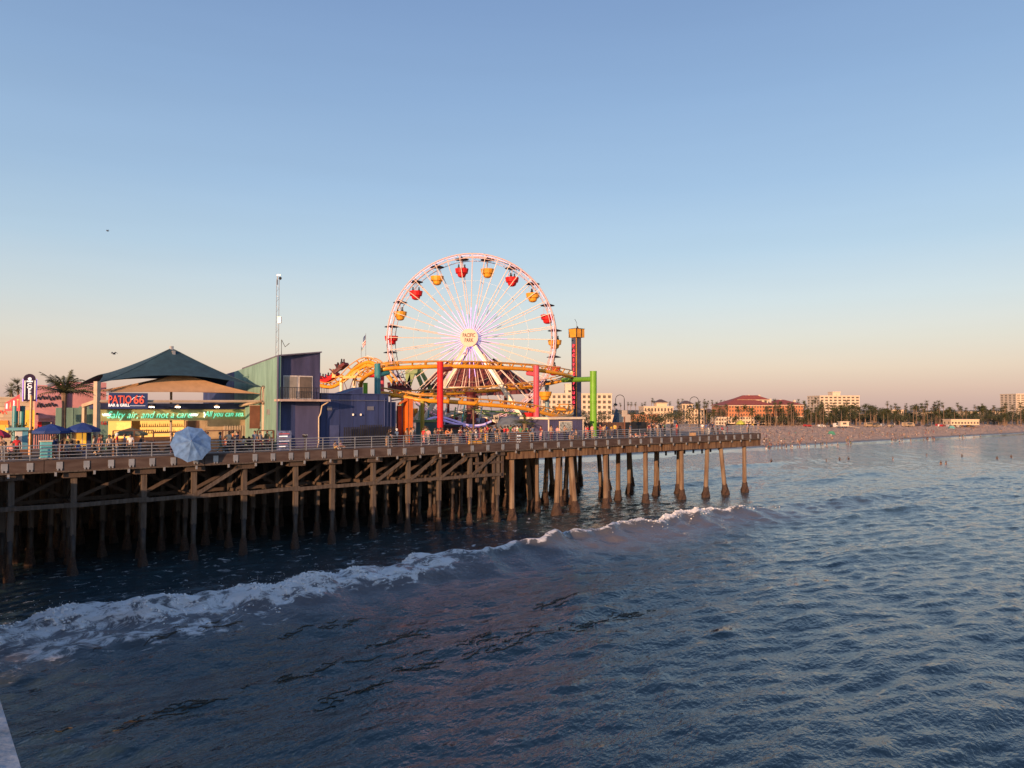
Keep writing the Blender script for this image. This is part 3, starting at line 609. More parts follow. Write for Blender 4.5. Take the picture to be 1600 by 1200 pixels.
for k in range(9): MB().pbox(T(350+k*4, VB), T(352.6+k*4, VB), VB-.12, VB-.02, DECK+.6, zz(666)).build('crate_slat', beige, s)
for txt, px, sz, sp in (('Salty air, and not a care.', 236, .92, 1.0), ('All you can sea.', 351, .8, 1.0)):
    text('neon_script', txt, sz, front(P(px, 648.5 if px < 300 else 647, VB-.08)), neon, s, sx=.84 if px < 300 else .78, shear=.35, spacing=sp, ext=.02, bold=-.008)
for px in (167, 303):
    for k in range(5): MB().tube([P(px-7+k*2.4, 646.5, VB-.06), P(px-5.2+k*2.4, 650, VB-.06), P(px-3+k*2.4, 646.5, VB-.06)], .03, 5).build('neon_ornament', neonw, s)
MB().tube([P(319, 644, VB-.06), P(320, 648, VB-.06), P(319, 652, VB-.06)], .05, 5).build('neon_ornament', neonw, s)
for px in (238, 279, 340):
    MB().tube([P(px+5, 632, VB-1), P(px, 634, VB-1.3)], .04, 6).build('lamp_arm', black, s)
    c = P(px-1, 636, VB-1.4); MB().lathe([(.30, 0), (.26, .1), (.07, .22)], c, 10).build('lamp_shade', white, s); MB().lathe([(.2, -.05), (.24, 0.0)], c, 10).build('lamp_bulb', lampw, s)
text('route_badge', '66', .5, front(P(162, 661, VB-.1)), red, s)
# canopy: posts, beams, two sails, sign
c = thing('shade_canopy', 'dark teal peaked shade sail over a tan sail on beige steel posts', 'canopy', base(280, 8))
MB().tube([base(152, 8), P(152, 596, 8)], .27, 4).build('post', beige, c)
MB().tube([base(413, 8), P(413, 605, 8)], .22, 8).build('post', beige, c)
mb = MB()
for k in range(14): a = 2*math.pi*k/14; mb.tube([P(411, 606, 7.7)+U*(.28*math.cos(a))+ZU*(.9*math.sin(a)-.7), P(411, 606, 7.7)+U*(.28*math.cos(a+.449))+ZU*(.9*math.sin(a+.449)-.7)], .05, 5)
mb.build('rope_loop', brown, c)
MB().tube([P(153, 627, 8), P(413, 627, 8)], .13, 8).build('beam', beige, c)
MB().tube([P(130, 634, 10), P(154, 626, 8)], .2, 4).build('beam', beige, c); MB().tube([P(375, 634, 13), P(411, 626, 8)], .14, 6).build('beam', beige, c)
MB().tube([base(132, 14), P(132, 634, 14)], .2, 4).build('post', beige, c)
def sail(rows, name, m_, sag=0):    # rows of points -> thick cloth
    g = [spline(r_, 6) for r_ in rows]; nn = len(g[0]); mb = MB(); vs = [p for r_ in g for p in r_]; N = len(vs)
    fs = [(i*nn+k, i*nn+k+1, (i+1)*nn+k+1, (i+1)*nn+k) for i in range(len(g)-1) for k in range(nn-1)]
    mb.add(vs, fs); o = mb.build(name, m_, c, smooth=True); sm_ = o.modifiers.new('thick', 'SOLIDIFY'); sm_.thickness = .03; return o
pk = P(268, 544, 13)
fl, frr = P(153, 598, 8), P(412, 606, 8); bl, br = E(T(153, 8), 19, fl.z), E(T(412, 8), 19, frr.z)
def quadsail(pk, fl, frr, br, bl, up, name, m_):
    # four concave panels rising to a peak; edges scalloped
    cs = [fl, frr, br, bl]; mb = MB(); n_ = 10
    for i in range(4):
        a, b_ = cs[i], cs[(i+1) % 4]; vs = []
        mid = (a+b_)/2; inn = (pk-mid); inn.z = 0
        for j in range(n_+1):
            f = j/n_
            for k in range(n_+1):
                h = k/n_; e = a.lerp(b_, h)+inn*(0.16*4*h*(1-h))+ZU*(up*4*h*(1-h))
                p = e.lerp(pk, f); p.z = e.z+(pk.z-e.z)*(f**1.22); vs.append(p)
        mb.add(vs, [(j*(n_+1)+k, j*(n_+1)+k+1, (j+1)*(n_+1)+k+1, (j+1)*(n_+1)+k) for j in range(n_) for k in range(n_)])
    o = mb.build(name, m_, c, smooth=False); sm_ = o.modifiers.new('thick', 'SOLIDIFY'); sm_.thickness = .02
quadsail(pk, fl, frr, br, bl, .95, 'upper_sail', sailteal)
pk2 = P(282, 583, 10.5); quadsail(pk2, P(166, 613, 8.4), P(407, 615, 8.4), E(T(407, 8), 16, P(407, 616, 8).z+.2), E(T(166, 8), 16, P(166, 613, 8).z+.2), .1, 'lower_sail', tan)
for cr_, pk_, nm_ in ((fl, pk, 'seam'), (frr, pk, 'seam'), (br, pk, 'seam'), (bl, pk, 'seam')):
    MB().tube([Vector((*cr_.lerp(pk_, f).xy, cr_.z+(pk_.z-cr_.z)*f**1.22+.02)) for f in np.linspace(0, .97, 9)], .03, 5).build(nm_, mat('seam_teal', (.05, .09, .11)), c)
MB().tube([P(268, 541, 13), P(268, 568, 13)], .2, 8).build('peak_ring', galv, c)
MB().pbox(T(266.5, 12.7), T(271, 12.7), 12.2, 12.6, zpx(566, 268, 12.5), zpx(548, 268, 12.5)).build('peak_bracket', galv, c)
MB().tube([base(268, 13.6), P(268, 545, 13.6)], .12, 8).build('mast', beige, c)
for a, b_ in ((frr, P(430, 612, 6)), (fl, P(131, 604, 10))): MB().tube([a, b_], .03, 5).build('cable', galv, c)
s = thing('patio_sign', 'navy rectangular sign board with red lettering hung from the canopy beam', 'sign', P(200, 638, 7.5))
pxbox(MB(), 170.5, 231, 614, 638.5, 7.6, .12).build('board', signnavy, s)
text('lettering', 'PATIO', .98, front(P(187.5, 625, 7.56)), signred, s, bold=.015, sx=.66); text('lettering', '66', 1.05, front(P(217, 625, 7.56)), signred, s, bold=.02, sx=.82)
text('lettering', 'BAR & GRILL', .33, front(P(186, 633.3, 7.56)), signwhite, s, bold=.012, sx=.9)
MB().tube([P(203, 634, 7.57), P(227, 634, 7.57)], .02, 4).build('line', signwhite, s)
MB().tube([P(204+k*2.2, 622.5-3.2*math.sin(max(0, k-1)/9*math.pi*.8)+(2 if k < 2 else 0), 7.57) for k in range(11)], .025, 4).build('wave_line', signwhite, s)
s = thing('terrace_screen', 'wood-framed glass windscreen around the bar terrace', 'screen', base(300, 5))
for px in (178, 211, 241, 322, 349, 376, 403, 428): pxbox(MB(), px-1, px+1, 673, 701, 5, .12).build('post', brown, s)
for a, b_ in ((178, 241), (322, 376), (403, 428)): pxbox(MB(), a, b_, 672, 673.5, 4.98, .16).build('rail', brown, s)
MB().pbox(T(241, 5), T(322, 5), 4.98, 5.14, DECK+1.7, DECK+1.8).build('rail', brown, s)
for k in range(3): MB().pbox(T(178, 5), T(428, 5), 5.03, 5.09, DECK+.15+k*.33, DECK+.42+k*.33).build('board', timber, s)
s = thing('hanging_board', 'brown rectangular board hung beside the right canopy post', 'board', P(399, 670, 8)); pxbox(MB(), 391, 406.5, 634, 669.5, 8.6, .12).build('board', mat('rust_board', (.20, .085, .05)), s); pxbox(MB(), 390.5, 407, 632.8, 634, 8.55, .2).build('top_rail', beige, s)

# ---------------------------------------------------------------- green / blue building with balcony
s = thing('blue_building', 'two-storey building, mint green side wall, violet corrugated front and balcony', 'building', base(470, 8))
ta, tb = T(430, 5), T(500, 5); za, zb = zpx(557, 430, 5), zpx(551, 500, 5)
wv = 16.4
mb = MB(); mb.hexa([E(ta, 4.3, DECK), E(ta+.25, 4.3, DECK), E(ta+.25, wv, DECK), E(ta, wv, DECK), E(ta, 4.3, za), E(ta+.25, 4.3, za), E(ta+.25, wv, za-1.0), E(ta, wv, za-1.0)]); mb.build('side_wall', mint, s)
mb = MB(); mb.hexa([E(ta-.02, wv, DECK), E(ta+.25, wv, DECK), E(ta+.25, 27, DECK), E(ta-.02, 27, DECK), E(ta-.02, wv, za-1.0), E(ta+.25, wv, za-1.0), E(ta+.25, 27, za-1.6), E(ta-.02, 27, za-1.6)]); mb.build('rear_side_wall', navy, s)
zf = zpx(624, 465, 5)
MB().pbox(ta+.25, tb, 5.02, 5.3, zf, za, zt1=zb).build('front_wall', violetw, s)
n_ = 34
for k in range(n_):
    t = ta+.3+(tb-ta-.35)*k/n_; MB().pbox(t, t+.06, 4.985, 5.03, zf+.02, za+(zb-za)*k/n_-.12).build('corrugation', violetw, s)
MB().hexa([E(ta-.03, 4.25, za-.0), E(tb+.1, 4.85, zb-.0), E(tb+.1, 14, zb-.85), E(ta-.03, 14, za-.82), E(ta-.03, 4.25, za+.12), E(tb+.1, 4.85, zb+.12), E(tb+.1, 14, zb-.73), E(ta-.03, 14, za-.7)]).build('roof', mat('roof_edge', (.16, .15, .2)), s)
MB().pbox(tb-.2, tb, 5.3, 14, DECK, zb-.05).build('right_wall', violetw, s)
MB().pbox(ta+.25, tb, 5.02, 5.25, DECK, zf-.22).build('ground_wall', navy, s)
MB().pbox(T(462, 5), tb-.02, 4.97, 5.03, DECK, zf-.25).build('ground_panel', violetw, s)
x0, x1 = T(442, 5), T(488, 5); zt_, zb_ = zpx(587, 465, 5), zf+.02
for a, b_, nme in ((x0, (x0+x1)/2-.03, 'sliding_door'), ((x0+x1)/2+.03, x1, 'sliding_door')):
    d = MB().pbox(a, b_, 4.93, 5.0, zb_, zt_).build(nme, mat('door_frame', (.62, .58, .55)), s); MB().pbox(a+.1, b_-.1, 4.90, 4.95, zb_+.12, zt_-.1).build('pane', mat('curtain_glass', (.30, .28, .25), .15) if a == x0 else mat('dusk_glass', (.14, .11, .09), .15), d)
MB().pbox(ta-.1, T(516, 3.8), 3.7, 5.0, zf-.2, zf).build('balcony_slab', mat('slab', (.5, .38, .32)), s)
bal = MB().pbox(ta, T(514, 3.8), 3.78, 3.82, zf+1.08, zf+1.13).build('balcony_rail', black, s)
k = ta
while k < T(514, 3.8): MB().pbox(k, k+.03, 3.785, 3.815, zf, zf+1.08).build('baluster', black, bal); k += .17
MB().tube([P(513, 628, 3.9), P(503, 634, 4.6), P(501, 646, 4.8), P(498, 652, 4.85), P(498, 690, 4.85), P(495, 702, 4.7)], .06, 6).build('drain_pipe', creamwall, s)
MB().tube([E(ta-.06, 4.25, DECK), E(ta-.06, 4.25, za)], .09, 6).build('corner_pipe', violetw, s)
MB().tube([P(388, 584, 12), P(388, 588, 12), P(380, 589, 12)], .05, 5).build('wall_bracket', mint, s)
for k in range(9): MB().pbox(ta-.02, ta+.01, 4.5+k*1.3, 4.53+k*1.3, DECK+.05, za-.12-max(0, k*1.3*.085)).build('panel_seam', tealwall, s)
MB().pbox(ta-.08, ta-.01, 6.2, 6.9, DECK+3.2, DECK+3.7).build('vent', galv, s); MB().pbox(ta-.1, ta-.01, 8.6, 8.9, DECK+2.0, DECK+2.5).build('meter_box', galv, s)
# lattice camera mast on the roof
s = thing('camera_mast', 'slim pale lattice mast with cameras on top of the blue building', 'mast', E(ta+.5, 6, za))
b0 = E(ta+.5, 6, za-.3); zt_ = at(432, 437, b0.y).z
leg3 = [b0+Vector((.16*math.cos(a), .16*math.sin(a), 0)) for a in (0.3, 2.4, 4.5)]
for p in leg3: MB().tube([p, (p.x, p.y, zt_)], .028, 5).build('leg', galv, s)
z = b0.z; i = 0
while z < zt_-.4:
    p, q = leg3[i % 3], leg3[(i+1) % 3]; MB().tube([(p.x, p.y, z), (q.x, q.y, z+.4)], .014, 4).build('lacing', galv, s); z += .33; i += 1
MB().tube([(b0.x, b0.y, zt_-.5), (b0.x, b0.y, zt_+.5)], .05, 6).build('top_pole', galv, s); MB().box((b0.x-.05, b0.y-.05, zt_+.38), (b0.x+.3, b0.y+.05, zt_+.5)).build('camera_arm', galv, s)
MB().lathe([(.02, 0), (.12, .06), (.15, .16), (.1, .28)], (b0.x+.26, b0.y, zt_-.02), 8).build('dome_camera', black, s); MB().box((b0.x+.1, b0.y-.15, zt_-4.2), (b0.x+.4, b0.y+.1, zt_-3.6)).build('junction_box', galv, s)
MB().tube([(b0.x+.45, b0.y, za), (b0.x+.45, b0.y, za+1.7), (b0.x+.8, b0.y, za+1.0), (b0.x+1.2, b0.y, za+1.35)], .04, 5).build('antenna', black, s)
# long low navy building
s = thing('navy_building', 'long low navy stucco building right of the balcony building', 'building', base(555, 7))
t0, t1 = T(501, 5.6), T(607, 5.6); zt_ = zpx(616, 540, 5.6)
MB().pbox(t0, t1, 5.6, 11, DECK, zt_).build('wall', navy, s); MB().pbox(t0, t1+.08, 5.5, 11.1, zt_, zt_+.1).build('coping', navy, s)
mb = MB(); ra, rb = T(536, 7), T(567, 7); mb.pbox(ra, rb, 7, 9.5, zt_+.1, zt_+.11, zt1=zpx(605, 567, 7)); mb.build('raised_parapet', navy, s)
MB().pbox(t1+.01, T(620, 6), 6.2, 10, DECK, zpx(628, 613, 6.2)).build('annexe', navy, s)
for k in range(8): MB().pbox(t0+.6+k*1.45, t0+.63+k*1.45, 5.57, 5.61, DECK, zt_-.02).build('panel_joint', mat('navy_joint', (.025, .035, .10)), s)
for px, w3 in ((512, .5), (575, .7)): MB().pbox(T(px, 5.5), T(px, 5.5)+w3, 5.52, 5.62, DECK+3.6, DECK+4.0).build('vent', mat('vent_grey', (.16, .17, .22)), s)
MB().pbox(T(516, 5.5), T(516, 5.5)+1.0, 5.53, 5.62, DECK, DECK+2.1).build('door', mat('door_blue', (.06, .08, .2)), s); MB().pbox(T(501, 5.5), t1, 5.55, 5.6, DECK, DECK+.35).build('plinth', mat('plinth_grey', (.08, .08, .12)), s)
MB().tube([E(t0+.2, 5.5, zt_-.6), E(t1-.3, 5.5, zt_-.62)], .035, 5).build('conduit', mat('vent_grey', (0, 0, 0)), s)
for px in (601, 611): MB().tube([dk(px, 5.5), P(px, 622, 5.5)], .06, 6).build('down_pipe', navy, s)
for px in (552, 564): MB().box(tuple(P(px, 648, 5.5)-Vector((.08, .1, .08))), tuple(P(px, 648, 5.5)+Vector((.08, .02, .1)))).build('wall_light', white, s)
for k in range(30): MB().pbox(T(538, 4.9)+k*.2, T(538, 4.9)+k*.2+.1, 4.9, 4.95, DECK, DECK+(2.1 if 8 < k < 22 else 1.9)).build('black_slat', black, s)
s = thing('orange_portal', 'bright orange portal with a grey sloping awning beside the navy building', 'gateway', base(632, 7))
pxbox(MB(), 637, 645.5, 623, 692, 6.2, .9).build('pillar', orange, s); pxbox(MB(), 622, 637, 634, 692, 7.2, .3).build('back_panel', mat('dark_orange', (.45, .07, .02)), s)
mb = MB(); mb.hexa([P(621, 634, 6.2), P(638, 625, 6.2), P(638, 625, 7.4), P(621, 634, 7.4), P(621, 630, 6.2), P(638, 621.5, 6.2), P(638, 621.5, 7.4), P(621, 630, 7.4)]); mb.build('awning', orange, s)
mb = MB(); mb.hexa([P(610, 627, 7.5), P(636, 624, 7.5), P(636, 624, 10), P(610, 627, 10), P(610, 625, 7.5), P(636, 622, 7.5), P(636, 622, 10), P(610, 625, 10)]); mb.build('grey_roof', mat('grey_roof', (.2, .2, .22)), s)
# info board, viewer
s = thing('info_board', 'blue printed information board standing against the railing', 'sign', base(445, 1.2))
pxbox(MB(), 434, 456, 673, 705, 1.2, .08).build('board', mat('poster_blue', (.16, .2, .36), scale=6, var=.3), s)
for k in range(6): pxbox(MB(), 437, 453-(k % 3)*3, 677+k*4, 678.6+k*4, 1.17, .03).build('print_line', signwhite if k % 2 else mat('print_red', (.5, .1, .12)), s)
s = thing('coin_viewer', 'dark coin-operated binocular viewer on a post by the railing', 'viewer', base(477, 1.0))
MB().lathe([(.2, 0), (.18, .05), (.06, .1), (.055, 1.15)], base(477, 1), 10).build('post', black, s); MB().tube([dk(477, 1, DECK+1.3)-V*.22, dk(477, 1, DECK+1.3)+V*.2], .17, 10).build('head', black, s)
for sg in (-1, 1): MB().tube([dk(477, 1, DECK+1.38)+U*.09*sg+V*.2, dk(477, 1, DECK+1.38)+U*.09*sg-V*.32], .06, 8).build('eyepiece', galv, s)
# big tilted beach umbrella hooked over the railing
s = thing('beach_umbrella', 'large faded blue umbrella tipped over the pier railing', 'umbrella', dk(299, -.3, DECK+.2))
ax = (-V*.86-U*.22+ZU*.40).normalized(); e1 = ax.cross(ZU).normalized(); e2 = e1.cross(ax); c0 = P(299, 692, -.55); rad = 30.5*c0.y/F; n_ = 9
ring = [c0+(e1*math.cos(2*math.pi*k/n_)+e2*math.sin(2*math.pi*k/n_))*rad-ax*.28 for k in range(n_)]
midr = [c0.lerp(r_, .5)+ax*.16 for r_ in ring]; valr = [(ring[k]+ring[(k+1) % n_])/2*.97+c0*.03+ax*.02 for k in range(n_)]
mb = MB(); tip = c0+ax*.42
for k in range(n_):
    j = (k+1) % n_; mm = (midr[k]+midr[j])/2-ax*.04; mb.add([tip, midr[k], mm, midr[j], ring[k], valr[k], ring[j]], [(0, 1, 2), (0, 2, 3), (1, 4, 5, 2), (2, 5, 6, 3)])
o = mb.build('canopy', blueumb, s); sm_ = o.modifiers.new('thick', 'SOLIDIFY'); sm_.thickness = .012
MB().tube([tip+ax*.1, c0-ax*1.9], .025, 6).build('pole', galv, s)
for r_ in ring: MB().beam(tip-ax*.2, r_-ax*.06, .015, .015).build('rib', galv, s)
# near palm beside the pink shop
def frond(mb, o, d, L, droop, w_=.32, mi=0, n_=9):
    side = d.cross(ZU).normalized(); pts = []
    for j in range(n_+1):
        f = j/n_; pts.append(o+d*(L*f)-ZU*(droop*L*f*f))
    for j in range(n_):
        a, b_ = pts[j], pts[j+1]; f = (j+.5)/n_; tang = (b_-a).normalized(); up = side.cross(tang)
        for sg in (-1, 1):
            for q in range(2):
                p = a.lerp(b_, q*.5); l = w_*L*(.35+.9*math.sin(math.pi*min(1, f*.9+.1)))*random.uniform(.6, 1.1)*.45
                tp = p+side*sg*l*.8+tang*l*.75-ZU*l*random.uniform(.25, .7); e = tang*.045*L*.35
                mb.add([p-e, p+e, tp], [(0, 1, 2)], mi)
    mb.tube(pts, [.03*(1-.8*j/n_)+.006 for j in range(n_+1)], 4, mi)
def palm_tree(base_, h, nfr, L, label, group=None, tr=.2):
    s = thing('palm_tree', label, 'palm', base_, group); b_ = Vector(base_); lean = Vector((random.gauss(0, .02), random.gauss(0, .02), 0))*h
    MB().tube([b_+lean*(f*f)+ZU*h*f for f in (0, .2, .4, .6, .8, 1)], [tr*1.3, tr, tr*.9, tr*.85, tr*.9, tr*1.25], 8).build('trunk', trunk, s)
    mb = MB(); top = b_+lean+ZU*h
    for k in range(nfr):
        a = 2*math.pi*k/nfr*2.4+random.uniform(-.3, .3); el_ = random.uniform(0.05, 1.4); d = Vector((math.cos(a)*math.cos(el_), math.sin(a)*math.cos(el_), math.sin(el_)))
        frond(mb, top, d, L*random.uniform(.75, 1.1), random.uniform(.25, .6))
    mb.build('crown', leafm, s); return s
palm_tree(dk(101, 10), zpx(614, 101, 10)-DECK, 34, 3.5, 'feathery palm tree growing in front of the pink shop')
# ================================================================== FERRIS WHEEL
WY = 106.0; WC = at(737, 530, WY); ax_ = Vector((0.105, 0.9945, 0)); wr = Vector((0.9945, -0.105, 0)); RW = 12.2
s = thing('ferris_wheel', 'tall white ferris wheel with red and yellow gondolas and violet lit spokes', 'ferris wheel', (WC.x, WC.y, DECK))
wheel = s
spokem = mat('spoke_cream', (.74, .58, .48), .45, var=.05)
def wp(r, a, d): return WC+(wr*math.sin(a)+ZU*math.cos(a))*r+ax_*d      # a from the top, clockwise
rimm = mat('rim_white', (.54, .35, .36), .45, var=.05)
for d, nm in ((-1.15, 'front_rim'), (1.15, 'rear_rim')):
    mb = MB(); N = 80
    for r, rad in ((RW, .10), (RW-.62, .05)):
        pts = [wp(r, 2*math.pi*k/N, d) for k in range(N)]
        vs = []
        for k, p in enumerate(pts):
            o_ = (p-(WC+ax_*d)).normalized()
            for j in range(6): an = math.pi*2*j/6; vs.append(p+o_*rad*math.cos(an)+ax_*rad*math.sin(an))
        mb.add(vs, [(k*6+j, k*6+(j+1) % 6, ((k+1) % N)*6+(j+1) % 6, ((k+1) % N)*6+j) for k in range(N) for j in range(6)])
    for k in range(N): mb.beam(wp(RW, 2*math.pi*k/N, d), wp(RW-.62, 2*math.pi*(k+.5)/N, d), .04, .04)
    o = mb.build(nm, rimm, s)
    if d < 0:
        for k in range(40):
            a0, a1 = 2*math.pi*(k+.06)/40, 2*math.pi*(k+.94)/40
            MB().beam(wp(RW-.25, a0, d-.12), wp(RW-.25, a1, d-.12), .12, .05).build('light_strip', pinkled, o)
for k in range(20):
    a = 2*math.pi*k/20+.18; MB().tube([wp(RW, a, -1.15), wp(RW, a, 1.15)], .06, 5).build('crossbar', rimm, s)
    MB().tube([wp(RW-3.9, a, -1.0), wp(RW-3.9, a, 1.0)], .03, 4).build('crossbar', rimm, s)
for k in range(40):
    a = 2*math.pi*k/40+.18
    for d in ((-1.15, 1.15) if k % 2 == 0 else (-1.15,)):
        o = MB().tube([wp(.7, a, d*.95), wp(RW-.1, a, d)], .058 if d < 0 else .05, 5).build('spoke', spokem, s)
        if d < 0:
            L = random.uniform(3.2, 6.0); MB().beam(wp(.9, a, d-.07), wp(L, a, d-.07), .09, .05).build('light_strip', violetled, o)
mb = MB()
for k in range(20):
    a0, a1 = 2*math.pi*k/20+.18, 2*math.pi*(k+1)/20+.18
    for r in (8.4, 6.3): mb.tube([wp(r, a0, -1.08), wp(r, a1, -1.08)], .011, 4)
mb.build('tie_cable', cream, s)
MB().tube([WC-ax_*2.24, WC+ax_*1.6], .75, 20).build('hub', cream, s)
hs = MB().tube([WC-ax_*2.25, WC-ax_*2.42], 1.28, 36).build('hub_sign', mat('hub_sign', (.66, .48, .38), .5, var=.03), s)
for tx_, dz in (('PACIFIC', .32), ('PARK', -.38)): text('lettering', tx_, .78, frame(wr, ZU, -ax_, WC-ax_*2.44+ZU*dz), black, hs, sx=.66, bold=.012)
for d in (-1.9, 1.9):
    for px in (648, 834):
        ft_ = at(px, 683, WY+(-3.5 if d < 0 else 3.5)); ft_.z = DECK
        MB().beam(WC+ax_*d*.9, ft_, .62, .5).build('support_leg', cream, s)
        if d < 0: MB().beam(WC+ax_*d*.9-ax_*.3+Vector((0, 0, -.8)), (WC+ax_*d*.9).lerp(ft_, .42)-ax_*.3, .12, .06).build('light_strip', violetled, s)
    MB().beam(at(690, 606, WY+d*1.5), at(788, 606, WY+d*1.5), .3, .3).build('cross_beam', cream, s)
gon_tub = {}
def gondola(k):
    a = R(11)+2*math.pi*k/20; p = wp(RW-.12, a, 0)
    m_ = [red, mat('gondola_yellow', (.78, .36, .03), .4)][k % 2 == 0]
    g_ = MB().tube([p-ax_*1.1, p+ax_*1.1], .05, 6).build('gondola', rimm, s)
    tag(g_, ('yellow' if k % 2 == 0 else 'red')+' gondola tub under a dark canopy')
    nm = ['red', 'yellow'][k % 2 == 0]
    if nm not in gon_tub:
        gon_tub[nm] = (MB().lathe([(.30, -3.0), (.55, -2.85), (.68, -2.45), (.88, -2.4), (1.0, -1.75), (.94, -1.75), (.8, -2.2)], n=14).mesh('tub', m_),
                       MB().lathe([(1.05, -.42), (1.0, -.36), (.5, -.2), (.08, -.1)], n=14).mesh('canopy', mat('canopy_dark', (.03, .025, .03))),
                       MB().tube([(0, 0, -2.4), (0, 0, 0)], .05, 6).tube([(.6, 0, -1.8), (.5, 0, -.35)], .02, 4).tube([(-.6, 0, -1.8), (-.5, 0, -.35)], .02, 4).mesh('hanger', rimm),
                       MB().lathe([(.05, -2.0), (.16, -1.7), (.17, -1.5), (.08, -1.42), (.11, -1.3), (.09, -1.12)], (.45, 0, 0), 7).lathe([(.05, -2.0), (.16, -1.7), (.17, -1.5), (.08, -1.42), (.11, -1.3), (.09, -1.12)], (-.4, .2, 0), 7).mesh('riders', black))
    for nme, me_ in zip(('tub', 'canopy', 'hanger', 'riders'), gon_tub[nm]):
        if nme == 'riders' and k % 3 == 0: continue
        c = inst(nme, me_, None, Matrix.Translation(p-wloc(g_)) @ Matrix.Rotation(random.uniform(0, 6), 4, 'Z')); c.parent = g_
for k in range(20): gondola(k)

# ================================================================== COASTER
rc = thing('roller_coaster', 'yellow tube-track roller coaster on brightly coloured round columns', 'roller coaster', dk(700, 9))
tie_me = MB().beam((-.55, 0, .62), (0, 0, .1), .1, .16, up=Vector((0, 1, 0))).beam((.55, 0, .62), (0, 0, .1), .1, .16, up=Vector((0, 1, 0))).mesh('tie', yellow)
def track(pts, bank=None, rs=.26, step=1.5, width=.55):
    c = spline(pts, 10); n_ = len(c); rails = [[], []]; fr_ = []
    for i, p in enumerate(c):
        d = (c[min(i+1, n_-1)]-c[max(i-1, 0)]).normalized(); x = d.cross(ZU).normalized(); f = i/(n_-1)
        b_ = np.interp(f, bank[0], bank[1]) if bank else 0
        x = (Quaternion(d, math.radians(b_)) @ x); up = x.cross(d).normalized(); fr_.append((p, x, d, up))
        rails[0].append(p+x*width+up*.62); rails[1].append(p-x*width+up*.62)
    MB().tube(c, rs, 10).build('track_spine', yellow, rc, smooth=True)
    for r_ in rails: MB().tube(r_, .075, 6).build('rail', mat('rail_yellow', (.62, .30, .06), .4), rc)
    acc = 0; last = c[0]
    for p, x, d, up in fr_:
        acc += (p-last).length; last = p
        if acc >= step: acc = 0; inst('tie', tie_me, rc, frame(x, d, up, p))
    return fr_
def L3(lst): return [at(x, y, Yd) for x, y, Yd in lst]
# upper run along the front, turning round at the right end and coming back lower behind
trA = track(L3([(563, 606, 92), (566, 594, 90), (578, 584, 87.5), (598, 577, 86), (625, 574.5, 86.5), (665, 573, 87.2), (700, 572.5, 88.5), (745, 573, 90), (790, 575, 92.5), (835, 578, 95.5), (868, 582.5, 98), (888, 587, 101), (894, 590, 105), (884, 593, 108), (860, 599, 108.5), (829, 604.5, 107), (772, 610, 104), (716, 614, 101), (660, 617, 98), (610, 619, 96)]),
            ([0, .12, .3, .55, .62, .68, .8, 1], [30, 20, 5, -5, -35, -30, -8, 0]))
trB = track(L3([(596, 614, 88), (625, 619, 87.5), (660, 625.5, 87), (700, 627.5, 88), (755, 632, 90), (810, 637, 92.5), (847, 644.5, 95), (872, 650, 98), (892, 648, 103), (890, 641, 107), (868, 640, 109)]), ([0, .3, .75, .9, 1], [0, 4, -8, -28, -20]))
trC = track(L3([(470, 590, 108), (500, 602, 106), (515, 605, 105), (527, 601, 104), (540, 591, 103), (556, 575, 102), (574, 566, 101), (590, 571, 100), (604, 584, 100), (622, 608, 100), (634, 622, 100)]))
# box girder under the hill
mb = None
hp = L3([(536, 592, 102.5), (548, 583, 102.3), (560, 573, 102), (574, 566, 101), (588, 570, 100.5)])
lo_ = [at(536+i*13, 590-i*.8, 102) for i in range(5)]
for i in range(5):
    if i < 4:
        MB().beam(lo_[i], lo_[i+1], .3, .35).build('truss_chord', yellow, rc); MB().beam(lo_[i], hp[i+1]-ZU*.3, .14, .14).build('truss_web', yellow, rc)
        MB().beam(hp[i]-ZU*.3, lo_[i+1], .14, .14).build('truss_web', yellow, rc); MB().beam(hp[i]-ZU*.35, hp[i+1]-ZU*.35, .35, .4).build('truss_chord', yellow, rc)
    MB().beam(lo_[i], hp[i]-ZU*.3, .3, .3).build('truss_post', yellow, rc)
MB().hexa([at(518, 590.5, 103), at(562, 587.5, 102), at(562, 587.5, 104), at(518, 590.5, 105), at(518, 588.5, 103), at(562, 586, 102), at(562, 586, 104), at(518, 588.5, 105)]).build('walkway', yellow, rc)
MB().beam(at(522, 590, 103), at(522, 578, 103), .45, .45).build('stop_post', yellow, rc)
for px, top in ((533.5, 589), (554, 588)): MB().tube([at(px, top, 103.5), Vector((*at(px, top, 103.5).xy, DECK))], .27, 10).build('support_column', cream, rc)
for a, b_ in (((536, 592), (543, 612)), ((552, 592), (545, 612)), ((557, 592), (563, 610))): MB().tube([at(*a, 103.5), at(*b_, 103.5)], .05, 5).build('brace', maroon, rc)
for i in range(9): MB().tube([at(562+i*4.2, 563.5+abs(i-3)*1.2, 101), at(562+i*4.2, 556+abs(i-3)*1.6, 101)], .035, 4).build('handrail_post', cream, rc)
for dy in (0, 3): MB().tube([at(562+i*4.2, 556+dy+abs(i-3)*1.6, 101) for i in range(9)], .035, 4).build('handrail', cream, rc)
def column(px, ytop, v, w_px, m_, lab, arm=None, Y=None):
    b_ = dk(px, v); top = at(px, ytop, b_.y); r_ = w_px/2*b_.y/F
    o = MB().tube([b_, top], r_, 16).build('support_column', m_, rc, smooth=False); tag(o, lab)
    MB().tube([top-ZU*.02, top+ZU*.06], r_*1.04, 16).build('end_cap', m_, o)
    for fz in (4.2, 4.02): MB().tube([top-ZU*fz, top-ZU*(fz-.1)], r_*1.16, 16).build('flange', m_, o)
    MB().tube([b_, b_+ZU*.08], r_*1.7, 16).build('base_plate', galv, o)
    if arm: MB().tube([top-ZU*arm[0], arm[1]], r_*.78, 12).build('arm', m_, o)
    return o
